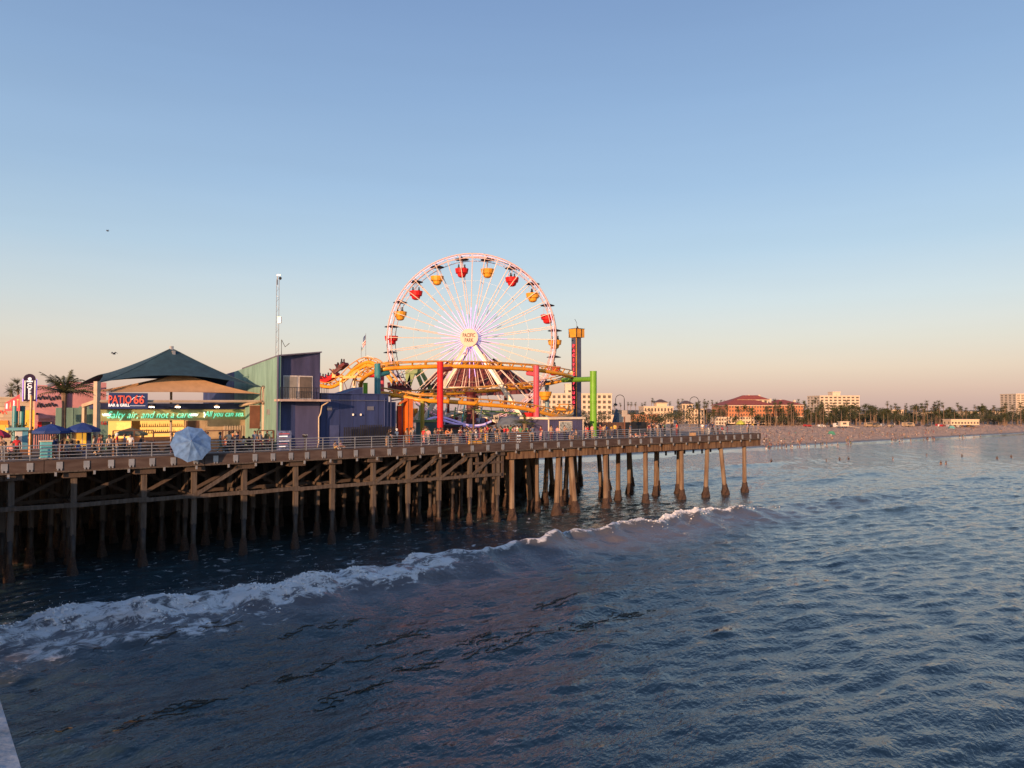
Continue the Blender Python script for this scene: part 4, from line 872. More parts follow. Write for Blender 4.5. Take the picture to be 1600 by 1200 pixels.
column(688, 566, 8, 10, red, 'bright red steel column', (.9, at(704, 576, 88.2)))
column(838, 572, 8, 9.2, pinkc, 'rose pink steel column', (1.1, at(824, 583, 95.2)))
column(590, 569, 13, 10, tealc, 'teal steel column', (1.3, at(607, 582, 86.6)))
column(597.5, 586, 17, 5.5, pinkc, 'plum steel column half behind the teal one')
column(571, 599, 17, 7, greenc, 'grass green steel column')
MB().tube([at(574, 585, 93), at(592, 585.5, 93)], .38, 10).build('arm', red, rc)
column(660, 627, 10.5, 6.6, olive, 'olive yellow steel column')
column(740, 613, 18, 7, red, 'red steel column under the wheel')
column(855, 602, 16, 6.6, bluegrey, 'blue-grey steel column')
column(927, 580.5, 6, 10.6, greenc, 'lime green steel column with long arm', (1.0, at(880, 594, 106)))
# trains
def train(pts, label, cars, m_, Yoff=0):
    c = [at(x, y, Yd) for x, y, Yd in pts]; s = thing('coaster_train', label, 'coaster train', c[0])
    sp = spline(c, 6)
    for i in range(cars):
        f = i/max(1, cars-1)*(len(sp)-2); j = int(f); p = sp[j]; d = (sp[j+1]-p).normalized(); x = d.cross(ZU).normalized(); up = x.cross(d)
        M_ = frame(x, d, up, p); mb = MB(); L = .75
        mb.hexa([M_ @ Vector(q) for q in ((-.5, -L, 0), (.5, -L, 0), (.5, L, 0), (-.5, L, 0), (-.55, -L, .55), (.55, -L, .55), (.48, L, .38), (-.48, L, .38))])
        o = mb.build('car', m_, s)
        for sx_ in (-.25, .25):
            MB().lathe([(.1, .4), (.2, .6), (.18, .85), (.08, .95), (.12, 1.05), (.1, 1.25), (.03, 1.3)], M_ @ Vector((sx_, -.1, 0)), 7).build('rider', random.choice([black, maroon, brown, navy]), o)
        MB().hexa([M_ @ Vector(q) for q in ((-.5, -L, .5), (.5, -L, .5), (.5, -L+.15, .5), (-.5, -L+.15, .5), (-.45, -L-.1, 1.0), (.45, -L-.1, 1.0), (.45, -L+.02, 1.0), (-.45, -L+.02, 1.0))]).build('seat_back', m_, o)
train([(499, 596.5, 106), (509, 598, 105.4), (517, 595, 104.8), (524, 589, 104.4)], 'red coaster train in the dip beside the blue building', 4, red)
train([(529, 580, 103), (533, 577, 103), (537, 574, 102.8)], 'dark red coaster car climbing the yellow hill', 2, maroon)
train([(616, 610, 96), (626, 610.5, 96.4), (634, 611, 96.8)], 'maroon coaster train on the lower track behind the teal column', 3, maroon)

# flags on the hill
for px, top, bot, lab in ((571.5, 521, 560, 'striped red and white flag with blue canton on a thin pole'), (564.5, 541, 560, 'small grey pennant on a thin pole')):
    s = thing('flag', lab, 'flag', at(px, bot, 101)); a = at(px, bot, 101); b_ = at(px, top, 101); MB().tube([a, b_], .03, 5).build('pole', galv, s)
    if top < 530:
        for k in range(7):
            pts = []
            for j in range(5): pts.append([b_+Vector((-.1*j-.04*math.sin(k+j), .05*math.sin(j*1.7+k*.4), -.15-k*.19-j*.14)), b_+Vector((-.1*j-.04*math.sin(k+j), .05*math.sin(j*1.7+k*.4), -.15-(k+1)*.19-j*.14))])
            vs = [q for pr in pts for q in pr]; mb = MB().add(vs, [(2*j, 2*j+1, 2*j+3, 2*j+2) for j in range(4)]); mb.build('stripe', (signnavy if k < 3 else [red, white][k % 2]), s)
    else:
        MB().add([b_-ZU*.1, b_-ZU*.75, b_+Vector((.42, 0, -.45)), b_+Vector((.2, .04, -.28))], [(0, 1, 2, 3)]).build('cloth', bluegrey, s)

# ride clutter below the wheel: maroon pavilion roof, green A-frames, lit swing ride
s = thing('ride_pavilion', 'maroon steep pavilion roof behind the wheel legs', 'pavilion', Vector((*at(742, 620, 118).xy, DECK)))
for a, b_ in (((648, 622), (700, 566)), ((838, 612), (770, 562))): MB().beam(at(*a, 114), at(*b_, 116), .6, .5).build('edge_beam', maroon, s)
MB().hexa([at(655, 622, 117), at(835, 615, 117), at(835, 615, 124), at(655, 622, 124), at(706, 566, 119), at(768, 563, 119), at(768, 563, 122), at(706, 566, 122)]).build('roof', maroon, s)
for k in range(9): MB().beam(at(690+k*12, 618, 116.6), at(716+k*6, 570, 118.6), .15, .1).build('roof_rib', mat('rib_maroon', (.22, .05, .05)), s)
for px in (662, 700, 745, 790, 828): MB().tube([Vector((*at(px, 620, 118).xy, DECK)), at(px, 618, 118)], .25, 8).build('post', maroon, s)
s = thing('green_ride', 'dark green steel A-frame of a ride left of the wheel', 'ride', Vector((*at(645, 620, 116).xy, DECK)))
for a, b_ in (((648, 574), (626, 640)), ((648, 574), (674, 640)), ((637, 574), (640, 640)), ((656, 576), (690, 640))): MB().beam(at(*a, 116), at(*b_, 116), .75, .6).build('leg', dkgreen, s)
MB().beam(at(634, 578, 116), at(660, 578, 116), 1.0, 1.2).build('cross_head', dkgreen, s)
s = thing('swing_ride', 'ride with violet-lit white swoosh bands at deck level under the wheel', 'ride', dk(700, 14))
Yr = dk(700, 14).y
for k, pts in enumerate(([(655, 668), (670, 655), (690, 652), (712, 658), (730, 664), (752, 664), (768, 658)], [(690, 656), (715, 663), (740, 667), (760, 664)])):
    MB().tube(spline([at(x, y, Yr+k) for x, y in pts], 6), [.13]*(6*(len(pts)-1)+1), 6).build('light_band', mat('lilac_band', (.45, .4, .7), .4, emit=(.5, .4, 1), es=.10), s)
MB().hexa([at(672, 690, Yr+1), at(768, 690, Yr+1), at(768, 690, Yr+5), at(672, 690, Yr+5), at(690, 666, Yr+1), at(748, 668, Yr+1), at(748, 668, Yr+5), at(690, 666, Yr+5)]).build('base', mat('ride_magenta', (.25, .03, .10)), s)
for k in range(8): MB().tube([at(652+k*13, 690, Yr+2), at(656+k*14, 636+random.uniform(-6, 8), Yr+3)], .09, 5).build('strut', [dkgreen, tealc, maroon, galv][k % 4], s)
s = thing('ride_booth', 'small teal ride booth behind the red column', 'booth', dk(672, 12)); pxbox(MB(), 664, 684, 660, 690, 12, 2).build('wall', mat('booth_teal', (.05, .12, .12)), s); pxbox(MB(), 662, 686, 656, 659.5, 11.8, 2.4).build('roof', dkgreen, s)
s = thing('tent', 'blue-grey and tan round tent roof behind the crowd', 'tent', dk(797, 9))
mb = MB(); c = dk(797, 10); top = at(797, 649, c.y); mb.lathe([(2.0, zpx(669, 797, 10)-DECK), (1.9, zpx(663, 797, 10)-DECK), (1.1, zpx(653, 797, 10)-DECK), (.1, zpx(649, 797, 10)-DECK)], c, 16); mb.build('roof', mat('tent_grey', (.12, .15, .19)), s); MB().lathe([(1.9, 0), (1.9, zpx(669, 797, 10)-DECK)], c, 16).build('wall', mat('tent_tan', (.34, .22, .16)), s)
for i, (a, b_, yt, v, m_, lab) in enumerate([(704, 722, 664, 13, maroon, 'maroon game booth below the wheel'), (752, 766, 661, 12, dkgreen, 'dark green game booth left of the round tent'), (812, 832, 658, 13, tealc, 'teal booth behind the bushy palm'), (724, 748, 669, 16, navy, 'navy control booth under the wheel legs')]):
    s = thing('game_booth', lab, 'booth', dk((a+b_)/2, v)); pxbox(MB(), a, b_, yt+3, 692, v, 2.2).build('wall', m_, s); pxbox(MB(), a-1.5, b_+1.5, yt, yt+2.8, v-.3, 2.8).build('roof', black, s); pxbox(MB(), a+3, b_-3, yt+7, yt+14, v-.04, .1).build('counter_opening', glassd, s)
s = thing('spinner_ride', 'dark spinner ride with angled steel arms under the wheel', 'ride', dk(735, 17)); Yq = dk(735, 17).y
MB().lathe([(2.2, 0), (2.2, .5), (.6, .8), (.5, 5.5), (.9, 6)], dk(735, 17), 12).build('centre_post', maroon, s)
for k in range(11): MB().beam(at(735, 640, Yq), at(662+k*15, 655+9*math.sin(k*1.7), Yq+random.uniform(-2, 3)), .22, .25).build('arm', [galv, dkgreen, cream][k % 3], s); MB().lathe([(.1, -1.3), (.6, -1.2), (.8, -.5), (.7, -.4)], at(662+k*15, 655+9*math.sin(k*1.7), Yq), 8).build('car', [red, tealc, navy, maroon][k % 4], s)
# drop tower
s = thing('drop_tower', 'slim navy tower with yellow head and red vertical lettering', 'tower', dk(901, 16))
tp = T(893, 16); t2 = T(900.3, 16); sd_ = 1.02; zt_ = zpx(527, 900, 16); zh = zpx(514.5, 900, 16); tA = T(900.6, 15.5)
MB().pbox(tA, tA+sd_, 15.5, 15.5+sd_, DECK, zt_).build('shaft', mat('tower_navy', (.07, .08, .14), .5), s)
MB().pbox(tA-.03, tA+.05, 15.45, 15.53, DECK, zt_).build('corner_strip', yellow, s)
MB().pbox(tA-.3, tA+sd_+.35, 15.15, 15.5+sd_+.3, zt_-.05, zh).build('head', yellow, s)
for a, b_ in ((tA-.32, tA-.2), (tA+.66, tA+.8)): MB().pbox(a, b_, 15.12, 15.2, zt_-.05, zh+.02).build('head_trim', black, s)
MB().pbox(tA-.34, tA+sd_+.38, 15.1, 15.5+sd_+.34, zh, zh+.08).build('head_cap', black, s)
MB().tube([E(tA+.6, 16, zh), E(tA+.6, 16, zh+1.0), E(tA+.2, 16, zh+1.5)], .03, 4).build('anemometer', black, s); MB().lathe([(.05, 0), (.16, .12), (.05, .4)], E(tA+.75, 16, zh+.1), 6).build('beacon', black, s)
for k, ch in enumerate('PACIFIC PLUNGE'):
    if ch == ' ': continue
    z = zpx(540.5+k*7.35, 897, 15.9); bx_ = MB().pbox(tA-.05, tA-.01, 15.5+.14, 15.5+.86, z-.33, z+.3).build('letter_panel', mat('panel_dark_red', (.2, .02, .03)), s)
    text('letter', ch, .62, leftf(E(tA-.065, 16.0, z)), redled, bx_, sx=1.1, bold=.012)
# purple kiosk
s = thing('kiosk', 'small violet board-clad kiosk with cream trim and poster window', 'kiosk', dk(885, 4))
ka, kb = T(857, 4), T(911, 4); zk = zpx(655, 885, 4)
MB().pbox(ka, kb, 4, 9, DECK, zk).build('wall', violetw, s)
k = ka+.15
while k < kb-.1: MB().pbox(k, k+.04, 3.97, 4.01, DECK+.02, zk-.05).build('batten', violetw, s); k += .38
MB().pbox(ka-.25, kb+.2, 3.75, 9.2, zk, zk+.26).build('roof_trim', cream, s)
for t in (ka-.03, kb-.09): MB().pbox(t, t+.12, 3.94, 4.06, DECK, zk).build('corner_trim', cream, s)
w_ = pxbox(MB(), 874, 894, 658, 675, 3.93, .06).build('window', cream, s); pxbox(MB(), 875, 893, 659.2, 674, 3.9, .05).build('poster', mat('poster_print', (.42, .45, .42), scale=5, var=.35), w_)
# ================================================================== PEOPLE
def person_mesh(pose):
    J = {'pel': (0, 0, .95, .14), 'sp': (0, 0, 1.17, .13), 'ch': (0, 0, 1.36, .15), 'nk': (0, .01, 1.50, .058), 'hd': (0, .03, 1.60, .092), 'ht': (0, .03, 1.70, .075)}
    for sd_, sg in (('l', -1), ('r', 1)):
        J.update({'hp'+sd_: (.095*sg, 0, .88, .105), 'kn'+sd_: (.105*sg, .03, .49, .068), 'an'+sd_: (.105*sg, 0, .09, .045), 'to'+sd_: (.115*sg, .15, .04, .042),
                  'sh'+sd_: (.175*sg, 0, 1.41, .072), 'el'+sd_: (.235*sg, -.03, 1.14, .048), 'wr'+sd_: (.24*sg, .07, .91, .036), 'ha'+sd_: (.235*sg, .12, .80, .042)})
    def mv(k, x=0, y=0, z=0): a = J[k]; J[k] = (a[0]+x, a[1]+y, a[2]+z, a[3])
    up = ('sp', 'ch', 'nk', 'hd', 'ht', 'shl', 'shr', 'ell', 'elr', 'wrl', 'wrr', 'hal', 'har')
    if pose == 'walk':
        mv('knl', y=.16); mv('anl', y=.26, z=.02); mv('tol', y=.26, z=.05); mv('knr', y=-.02); mv('anr', y=-.30, z=.06); mv('tor', y=-.30); mv('wrl', y=-.2); mv('hal', y=-.24); mv('wrr', y=.14, z=.06); mv('har', y=.18, z=.1)
    if pose == 'lean':
        for k in up:
            f = (J[k][2]-.95); mv(k, y=.42*f*(1 if J[k][2] > 1.1 else .6), z=-.10*max(0, f))
        for sg, d in ((-1, 'l'), (1, 'r')): J['el'+d] = (.23*sg, .40, 1.12, .048); J['wr'+d] = (.13*sg, .62, 1.15, .036); J['ha'+d] = (.06*sg, .70, 1.15, .042)
    if pose == 'phone':
        J['elr'] = (.25, .15, 1.2, .048); J['wrr'] = (.14, .36, 1.40, .036); J['har'] = (.10, .42, 1.47, .042); J['ell'] = (-.25, .12, 1.18, .048); J['wrl'] = (-.1, .34, 1.36, .036); J['hal'] = (-.04, .4, 1.43, .042)
    if pose == 'sit':
        for k in list(J):
            if k[:2] not in ('kn', 'an', 'to'): mv(k, z=-.47)
        for sg, d in ((-1, 'l'), (1, 'r')):
            J['hp'+d] = (.1*sg, .05, .46, .11); J['kn'+d] = (.13*sg, .46, .50, .07); J['an'+d] = (.13*sg, .44, .09, .045); J['to'+d] = (.14*sg, .6, .04, .042); J['wr'+d] = (.2*sg, .22, .62, .036); J['ha'+d] = (.15*sg, .32, .6, .042); J['el'+d] = (.25*sg, 0, .72, .048)
    if pose == 'ground':
        for k in list(J):
            if k[:2] not in ('kn', 'an', 'to'): mv(k, z=-.83)
        for sg, d in ((-1, 'l'), (1, 'r')):
            J['hp'+d] = (.1*sg, .06, .12, .11); J['kn'+d] = (.13*sg, .42, .38, .07); J['an'+d] = (.13*sg, .66, .08, .045); J['to'+d] = (.14*sg, .8, .05, .042); J['wr'+d] = (.2*sg, .25, .36, .036); J['ha'+d] = (.15*sg, .36, .38, .042); J['el'+d] = (.25*sg, .05, .36, .048)
    names = list(J); ix = {k: i for i, k in enumerate(names)}
    ed = [('pel', 'sp'), ('sp', 'ch'), ('ch', 'nk'), ('nk', 'hd'), ('hd', 'ht')]
    for d in 'lr': ed += [('pel', 'hp'+d), ('hp'+d, 'kn'+d), ('kn'+d, 'an'+d), ('an'+d, 'to'+d), ('ch', 'sh'+d), ('sh'+d, 'el'+d), ('el'+d, 'wr'+d), ('wr'+d, 'ha'+d)]
    me_ = bpy.data.meshes.new('tmp'); me_.from_pydata([J[k][:3] for k in names], [(ix[a], ix[b]) for a, b in ed], [])
    o = bpy.data.objects.new('tmp', me_); col.objects.link(o); o.modifiers.new('s', 'SKIN')
    for k, sv in zip(names, me_.skin_vertices[0].data): r_ = J[k][3]; sv.radius = (r_, r_*(.78 if k in ('pel', 'sp', 'ch') else 1)); sv.use_root = (k == 'pel')
    ss_ = o.modifiers.new('u', 'SUBSURF'); ss_.levels = 1; ss_.render_levels = 1
    r_ = bpy.data.meshes.new_from_object(o.evaluated_get(bpy.context.evaluated_depsgraph_get())); bpy.data.objects.remove(o)
    r_.name = 'person_'+pose; r_.materials.clear()
    for _ in range(6): r_.materials.append(skins[0])
    REG = {'pel': 2, 'sp': 1, 'ch': 1, 'nk': 0, 'hd': 0, 'ht': 0, 'hp': 2, 'kn': 4, 'an': 4, 'to': 3, 'sh': 1, 'el': 5, 'wr': 0, 'ha': 0}
    segs = [(Vector(J[a][:3]), Vector(J[b][:3]), REG[b if b in REG else b[:2]], b) for a, b in ed]
    for p in r_.polygons:
        c = p.center; best = None
        for a, b, rg, nm in segs:
            ab = b-a; f = max(0, min(1, (c-a).dot(ab)/ab.length_squared)); d = (c-(a+ab*f)).length
            if best is None or d < best[0]: best = (d, rg, nm, f)
        rg = best[1]
        if best[2][:2] == 'kn': rg = 2 if best[3] < .85 else 4
        if best[2][:2] == 'el': rg = 1 if best[3] < .55 else 5
        if best[2] == 'nk': rg = 1 if best[3] < .45 else 0
        p.material_index = rg; p.use_smooth = True
    hd = Vector(J['hd'][:3]); ht = Vector(J['ht'][:3]); return r_, (hd+ht)/2+Vector((0, -.02, .02))
POSES = {k: person_mesh(k) for k in ('stand', 'walk', 'lean', 'phone', 'sit', 'ground')}
hmb = MB(); hm_n = 8
for r_, z in ((.075, -.13), (.112, -.06), (.118, .02), (.095, .085), (.03, .118)): hmb.v += [(r_*math.cos(2*math.pi*k/hm_n), r_*math.sin(2*math.pi*k/hm_n)*1.05-.022-(.02 if z < -.05 else 0), z) for k in range(hm_n)]
hmb.f = [(i*hm_n+k, i*hm_n+(k+1) % hm_n, (i+1)*hm_n+(k+1) % hm_n, (i+1)*hm_n+k) for i in range(4) for k in range(hm_n)]+[tuple(32+k for k in range(hm_n))]; hmb.m = [0]*len(hmb.f)
HAIR = hmb.mesh('hair', hairm[0], smooth=True)
CLO = {'white': (.72, .70, .67), 'black': (.02, .02, .022), 'red': (.55, .03, .04), 'cream': (.60, .48, .36), 'grey': (.25, .25, .26), 'navy': (.03, .04, .10), 'blue': (.06, .13, .36), 'lilac': (.42, .36, .50), 'orange': (.70, .22, .06), 'tan': (.42, .28, .18), 'pink': (.65, .32, .33), 'maroon': (.17, .03, .04), 'olive': (.15, .15, .07), 'denim': (.10, .14, .22), 'green': (.08, .22, .10), 'teal': (.05, .22, .24), 'yellow': (.65, .45, .08)}
def cm(c): return mat('cloth_'+c, CLO[c], .8, var=.1, scale=6)
used_labels = {}
PH = {'stand': 'standing', 'walk': 'walking', 'lean': 'leaning forward', 'phone': 'holding up a phone', 'sit': 'sitting', 'ground': 'sitting low'}
def person(p, face, pose, shirt, pants, place, shorts=False, hair=None, scale=1.0, hat=None, label=None, group=None, sleeves=False):
    r_ = random.Random(hash((round(p[0], 2), round(p[1], 2))) & 0xffff)
    me_, hc = POSES[pose]; sk = r_.choice(skins[:2] if r_.random() < .8 else skins[2:])
    o = bpy.data.objects.new('person', me_); col.objects.link(o)
    o.location = p; o.rotation_euler = (0, 0, face); sc_ = scale*r_.uniform(.95, 1.05); o.scale = (sc_, sc_, sc_)
    for i, m_ in enumerate((sk, cm(shirt), cm(pants), black if r_.random() < .5 else white, sk if shorts else cm(pants), cm(shirt) if sleeves else sk)):
        o.material_slots[i].link = 'OBJECT'; o.material_slots[i].material = m_
    h = bpy.data.objects.new('hair' if not hat else 'hat', HAIR); col.objects.link(h); h.parent = o; h.location = hc
    h.material_slots[0].link = 'OBJECT'; h.material_slots[0].material = cm(hat) if hat else (hairm[hair] if hair is not None else r_.choice(hairm[:2]))
    lab = label or f"person in {shirt} top and {pants} {'shorts' if shorts else 'trousers'} {PH[pose]} {place}"
    tag(o, lab, 'person', group or 'people on the pier'); return o
UA = math.atan2(U.y, U.x)
def facing(d): return math.atan2(d.y, d.x)-math.pi/2
SEA, LAND, RT, LT = facing(-V), facing(V), facing(U), facing(-U)
PP = [ # px, v, facing, pose, shirt, pants, place, shorts
 (10, 3.4, RT, 'sit', 'white', 'grey', 'near the crimson umbrella', 0), (20, 3.0, SEA, 'sit', 'pink', 'black', 'in front of the pale blue hut', 0), (28, 3.6, LT, 'sit', 'black', 'black', 'beside the pale blue hut', 0),
 (89, 2.2, RT, 'stand', 'black', 'maroon', 'beside the cyan cabinet', 0), (97, 3.2, LT, 'sit', 'maroon', 'maroon', 'under the cobalt umbrella', 0), (106, 3.0, SEA, 'sit', 'grey', 'maroon', 'under the cobalt umbrella', 0), (114, 3.4, RT, 'sit', 'olive', 'black', 'by the lit menu board', 0), (124, 2.6, RT, 'sit', 'blue', 'blue', 'by the lit menu board', 0),
 (148, 1.6, RT, 'walk', 'cream', 'black', 'by the beige canopy post', 0), (160, 1.8, LT, 'stand', 'black', 'black', 'by the beige canopy post', 0), (172, 1.5, LAND, 'stand', 'cream', 'black', 'below the navy bar sign', 0), (178, 2.0, RT, 'stand', 'tan', 'grey', 'below the navy bar sign', 1), (184, 1.6, RT, 'stand', 'red', 'grey', 'below the navy bar sign', 0), (196, 2.2, LT, 'stand', 'lilac', 'black', 'below the navy bar sign', 0), (205, 1.6, SEA, 'stand', 'white', 'black', 'in front of the bar counter', 0), (219, 2.0, RT, 'lean', 'black', 'denim', 'in front of the bar counter', 0),
 (345, 1.8, RT, 'walk', 'grey', 'olive', 'right of the tipped blue umbrella', 0), (353, 3.4, RT, 'sit', 'maroon', 'black', 'on the bar terrace', 0), (362, 3.0, LT, 'sit', 'grey', 'black', 'on the bar terrace', 0), (381, 3.2, LT, 'sit', 'white', 'navy', 'on the bar terrace', 0), (390, 4.0, SEA, 'sit', 'black', 'black', 'on the bar terrace', 0),
 (524, .7, SEA, 'ground', 'tan', 'yellow', 'behind the railing by the navy building', 1), (533, .8, SEA, 'ground', 'pink', 'tan', 'behind the railing by the navy building', 1),
 (604, .75, RT, 'lean', 'black', 'tan', 'at the railing near the orange portal', 0), (611, 1.1, RT, 'stand', 'black', 'olive', 'near the orange portal', 1), (620, 1.4, LAND, 'stand', 'white', 'black', 'near the orange portal', 0), (636, 4, SEA, 'stand', 'tan', 'tan', 'in front of the orange portal', 0), (646, 3.5, LT, 'walk', 'grey', 'brown' if 0 else 'maroon', 'beside the orange portal', 0), (662, 3.2, RT, 'walk', 'red', 'pink', 'left of the red column', 0),
 (680, 2.0, LAND, 'stand', 'tan', 'black', 'beside the red column', 0), (692, 2.4, RT, 'stand', 'black', 'black', 'beside the red column', 1), (697, 1.0, SEA, 'lean', 'orange', 'black', 'at the railing beside the red column', 1), (706, 1.6, LT, 'stand', 'tan', 'black', 'right of the red column', 1), (719, 1.8, RT, 'stand', 'white', 'black', 'right of the red column', 0), (726, 1.4, LAND, 'stand', 'grey', 'navy', 'right of the red column', 0), (733, 2.8, LT, 'walk', 'maroon', 'denim', 'below the ferris wheel', 0), (738, 2.2, SEA, 'phone', 'pink', 'black', 'below the ferris wheel', 0), (744, 1.0, SEA, 'sit', 'white', 'pink', 'behind the yellow box', 1),
 (765, 2.0, RT, 'stand', 'black', 'black', 'left of the route sign', 0), (776, .75, LAND, 'stand', 'black', 'cream', 'below the route sign', 1), (784, 1.6, LT, 'stand', 'black', 'grey', 'right of the route sign', 0), (793, 1.6, LT, 'stand', 'red', 'black', 'right of the route sign', 0), (789, 2.4, RT, 'stand', 'red', 'denim', 'in front of the round tent', 0), (803, 4, SEA, 'walk', 'orange', 'grey', 'in front of the round tent', 0), (828, 2.4, RT, 'sit', 'grey', 'maroon', 'left of the pink column', 0), (833, 4, LAND, 'walk', 'grey', 'white', 'left of the pink column', 0), (845, 2.0, LT, 'stand', 'maroon', 'pink', 'right of the pink column', 0),
 (861, 1.4, SEA, 'stand', 'tan', 'maroon', 'in front of the violet kiosk', 0), (871, 1.6, RT, 'stand', 'pink', 'navy', 'in front of the violet kiosk', 0), (882, 1.8, SEA, 'phone', 'tan', 'black', 'under the kiosk window', 0), (894, 1.6, LT, 'sit', 'navy', 'teal', 'under the kiosk window', 1), (900, 1.2, LT, 'sit', 'tan', 'olive', 'at the right end of the kiosk', 1),
 (918, 1.8, SEA, 'stand', 'red', 'grey', 'below the green column', 0), (925, 1.6, RT, 'stand', 'pink', 'tan', 'below the green column', 0), (938, 2.6, LT, 'walk', 'maroon', 'maroon', 'before the dark fence', 0), (943, 2.2, RT, 'stand', 'tan', 'black', 'before the dark fence', 0),
 (985, .9, SEA, 'ground', 'white', 'pink', 'behind the railing before the dark fence', 1), (993, 1.1, SEA, 'ground', 'orange', 'white', 'behind the railing before the dark fence', 1), (1000, .9, RT, 'ground', 'pink', 'cream', 'behind the railing before the dark fence', 1), (1007, 1.2, SEA, 'ground', 'maroon', 'tan', 'behind the railing before the dark fence', 1),
 (1014, 2.2, RT, 'stand', 'maroon', 'black', 'at the right end of the dark fence', 0), (1020, 2.6, LT, 'stand', 'black', 'black', 'at the right end of the dark fence', 0), (1027, 1.6, SEA, 'stand', 'cream', 'tan', 'at the right end of the dark fence', 0), (1033, 2.4, LT, 'stand', 'black', 'navy', 'at the right end of the dark fence', 0), (1038, 3, SEA, 'stand', 'green', 'black', 'at the right end of the dark fence', 0), (1048, 1.8, RT, 'lean', 'black', 'black', 'left of the tan banner', 0), (1057, 1.8, LT, 'stand', 'red', 'maroon', 'left of the tan banner', 0),
 (1097, 2.0, RT, 'stand', 'white', 'tan', 'right of the curved lamp post', 0), (1107, 1.5, SEA, 'lean', 'navy', 'white', 'right of the curved lamp post', 0), (1113, 2.4, LT, 'stand', 'navy', 'black', 'right of the curved lamp post', 0), (1121, 1.4, RT, 'sit', 'black', 'pink', 'near the far end of the railing', 0), (1128, 1.6, SEA, 'sit', 'red', 'white', 'near the far end of the railing', 0), (1169, 1.2, LAND, 'stand', 'black', 'black', 'near the far corner of the railing', 0)]
for i, (px, v, fc, pose, sh, pa, pl, so) in enumerate(PP):
    person(dk(px, v), fc+random.uniform(-.4, .4), pose, sh, pa, pl, bool(so), hat='white' if px in (184, 620, 744) else None, scale=.8 if pose == 'ground' else 1.0)
for k in range(16):      # walkers further back between the rides
    px = random.uniform(650, 1000); v = random.uniform(5.0, 8.5); sh = random.choice(list(CLO)); pa = random.choice(['black', 'navy', 'denim', 'tan', 'grey'])
    if 842 < px < 920: px -= 80
    person(dk(px, v), random.uniform(0, 6.28), random.choice(['stand', 'walk']), sh, pa, 'between the rides')
for k in range(34):      # the thicker crowd along the rail
    px = random.uniform(640, 840) if k < 20 else random.uniform(915, 1185); sh = random.choice(list(CLO)); pa = random.choice(['black', 'navy', 'denim', 'tan', 'grey', 'maroon'])
    person(dk(px, random.uniform(.9, 3.6)), random.uniform(0, 6.28), random.choice(['stand', 'stand', 'walk', 'lean', 'phone']), sh, pa, 'in the railing crowd', random.random() < .4)
for k in range(16):
    px = random.uniform(-5, 140) if k < 6 else random.uniform(150, 420); sh = random.choice(list(CLO)); pa = random.choice(['black', 'navy', 'denim', 'tan', 'grey', 'maroon'])
    person(dk(px, random.uniform(1.2, 4.4)), random.uniform(0, 6.28), random.choice(['stand', 'walk', 'stand', 'phone']), sh, pa, 'in the patio crowd', random.random() < .4)
# benches for the sitters
bench = thing('bench', 'plain timber bench on the pier deck', 'bench', (0, 0, 0), 'benches on the pier')
bparts = [('seat', MB().box((-.75, -.2, .42), (.75, .2, .47)).mesh('seat', timber_pale))]+[('leg', MB().box((x, -.18, 0), (x+.08, .18, .42)).mesh('leg', timber)) for x in (-.65, .57)]
first = True
for (px, v, fc, pose, *_r) in PP:
    if pose != 'sit': continue
    if first: b_ = bench; first = False
    else:
        b_ = bench.copy(); col.objects.link(b_)
    d = Vector((math.cos(fc+math.pi/2), math.sin(fc+math.pi/2), 0)); b_.location = dk(px, v)-d*.05; b_.rotation_euler = (0, 0, fc)
    b_['label'] = 'plain timber bench carrying the '+_r[0]+'-topped sitter '+_r[2]
    for nm, me_ in bparts: c = bpy.data.objects.new(nm, me_); col.objects.link(c); c.parent = b_

# ================================================================== DECK FURNITURE (right half)
s = thing('dark_fence', 'long dark brown board fence on the pier deck', 'fence', dk(965, 7))
k = T(914, 7)
while k < T(1012, 7): MB().pbox(k, k+.17, 7, 7.06, DECK, DECK+1.85+random.uniform(-.03, .03)).build('board', brown if k < T(975, 7) else black, s); k += .185
for px in (914, 950, 985, 1011): pxbox(MB(), px, px+1, 660, 684, 6.9, .1).build('post', timber, s)
def lamp(px, ytop, v, lab):
    b_ = dk(px, v); s = thing('lamp_post', lab, 'lamp post', b_); zt_ = at(px, ytop, b_.y).z; r_ = 6.8*b_.y/F
    MB().tube([b_, Vector((b_.x, b_.y, zt_-r_))], [.1, .06], 8).build('pole', black, s)
    arc = [Vector((b_.x-r_+r_*math.cos(a), b_.y, zt_-r_+r_*math.sin(a))) for a in np.linspace(0, math.pi, 12)]
    MB().tube(arc+[arc[-1]-ZU*.5], .045, 6).build('hook', black, s); MB().lathe([(.3, 0), (.26, .14), (.08, .3), (.05, .4)], arc[-1]-ZU*.9, 10).build('lamp_shade', black, s); MB().lathe([(.12, -.12), (.16, 0)], arc[-1]-ZU*.9, 8).build('globe', white, s)
lamp(975.5, 617, 10, 'tall black hooked lamp post above the dark fence'); lamp(1091.5, 620, 5, 'tall black hooked lamp post near the end of the pier')
s = thing('route_sign', 'cream shield-shaped route sign on a wooden post in the crowd', 'sign', dk(775.5, 2.6))
MB().tube([dk(775.5, 2.6), P(775.5, 652, 2.6)], .06, 6).build('post', timber, s); c = P(775.5, 653.5, 2.5)
MB().hexa([c+U*-.28-ZU*.34, c+U*.28-ZU*.34, c+U*.28-ZU*.34+V*.05, c-U*.28-ZU*.34+V*.05, c-U*.4+ZU*.36, c+U*.4+ZU*.36, c+U*.4+ZU*.36+V*.05, c-U*.4+ZU*.36+V*.05]).build('shield', creamwall, s); text('lettering', '66', .45, front(c-V*.02), black, s, bold=.015)
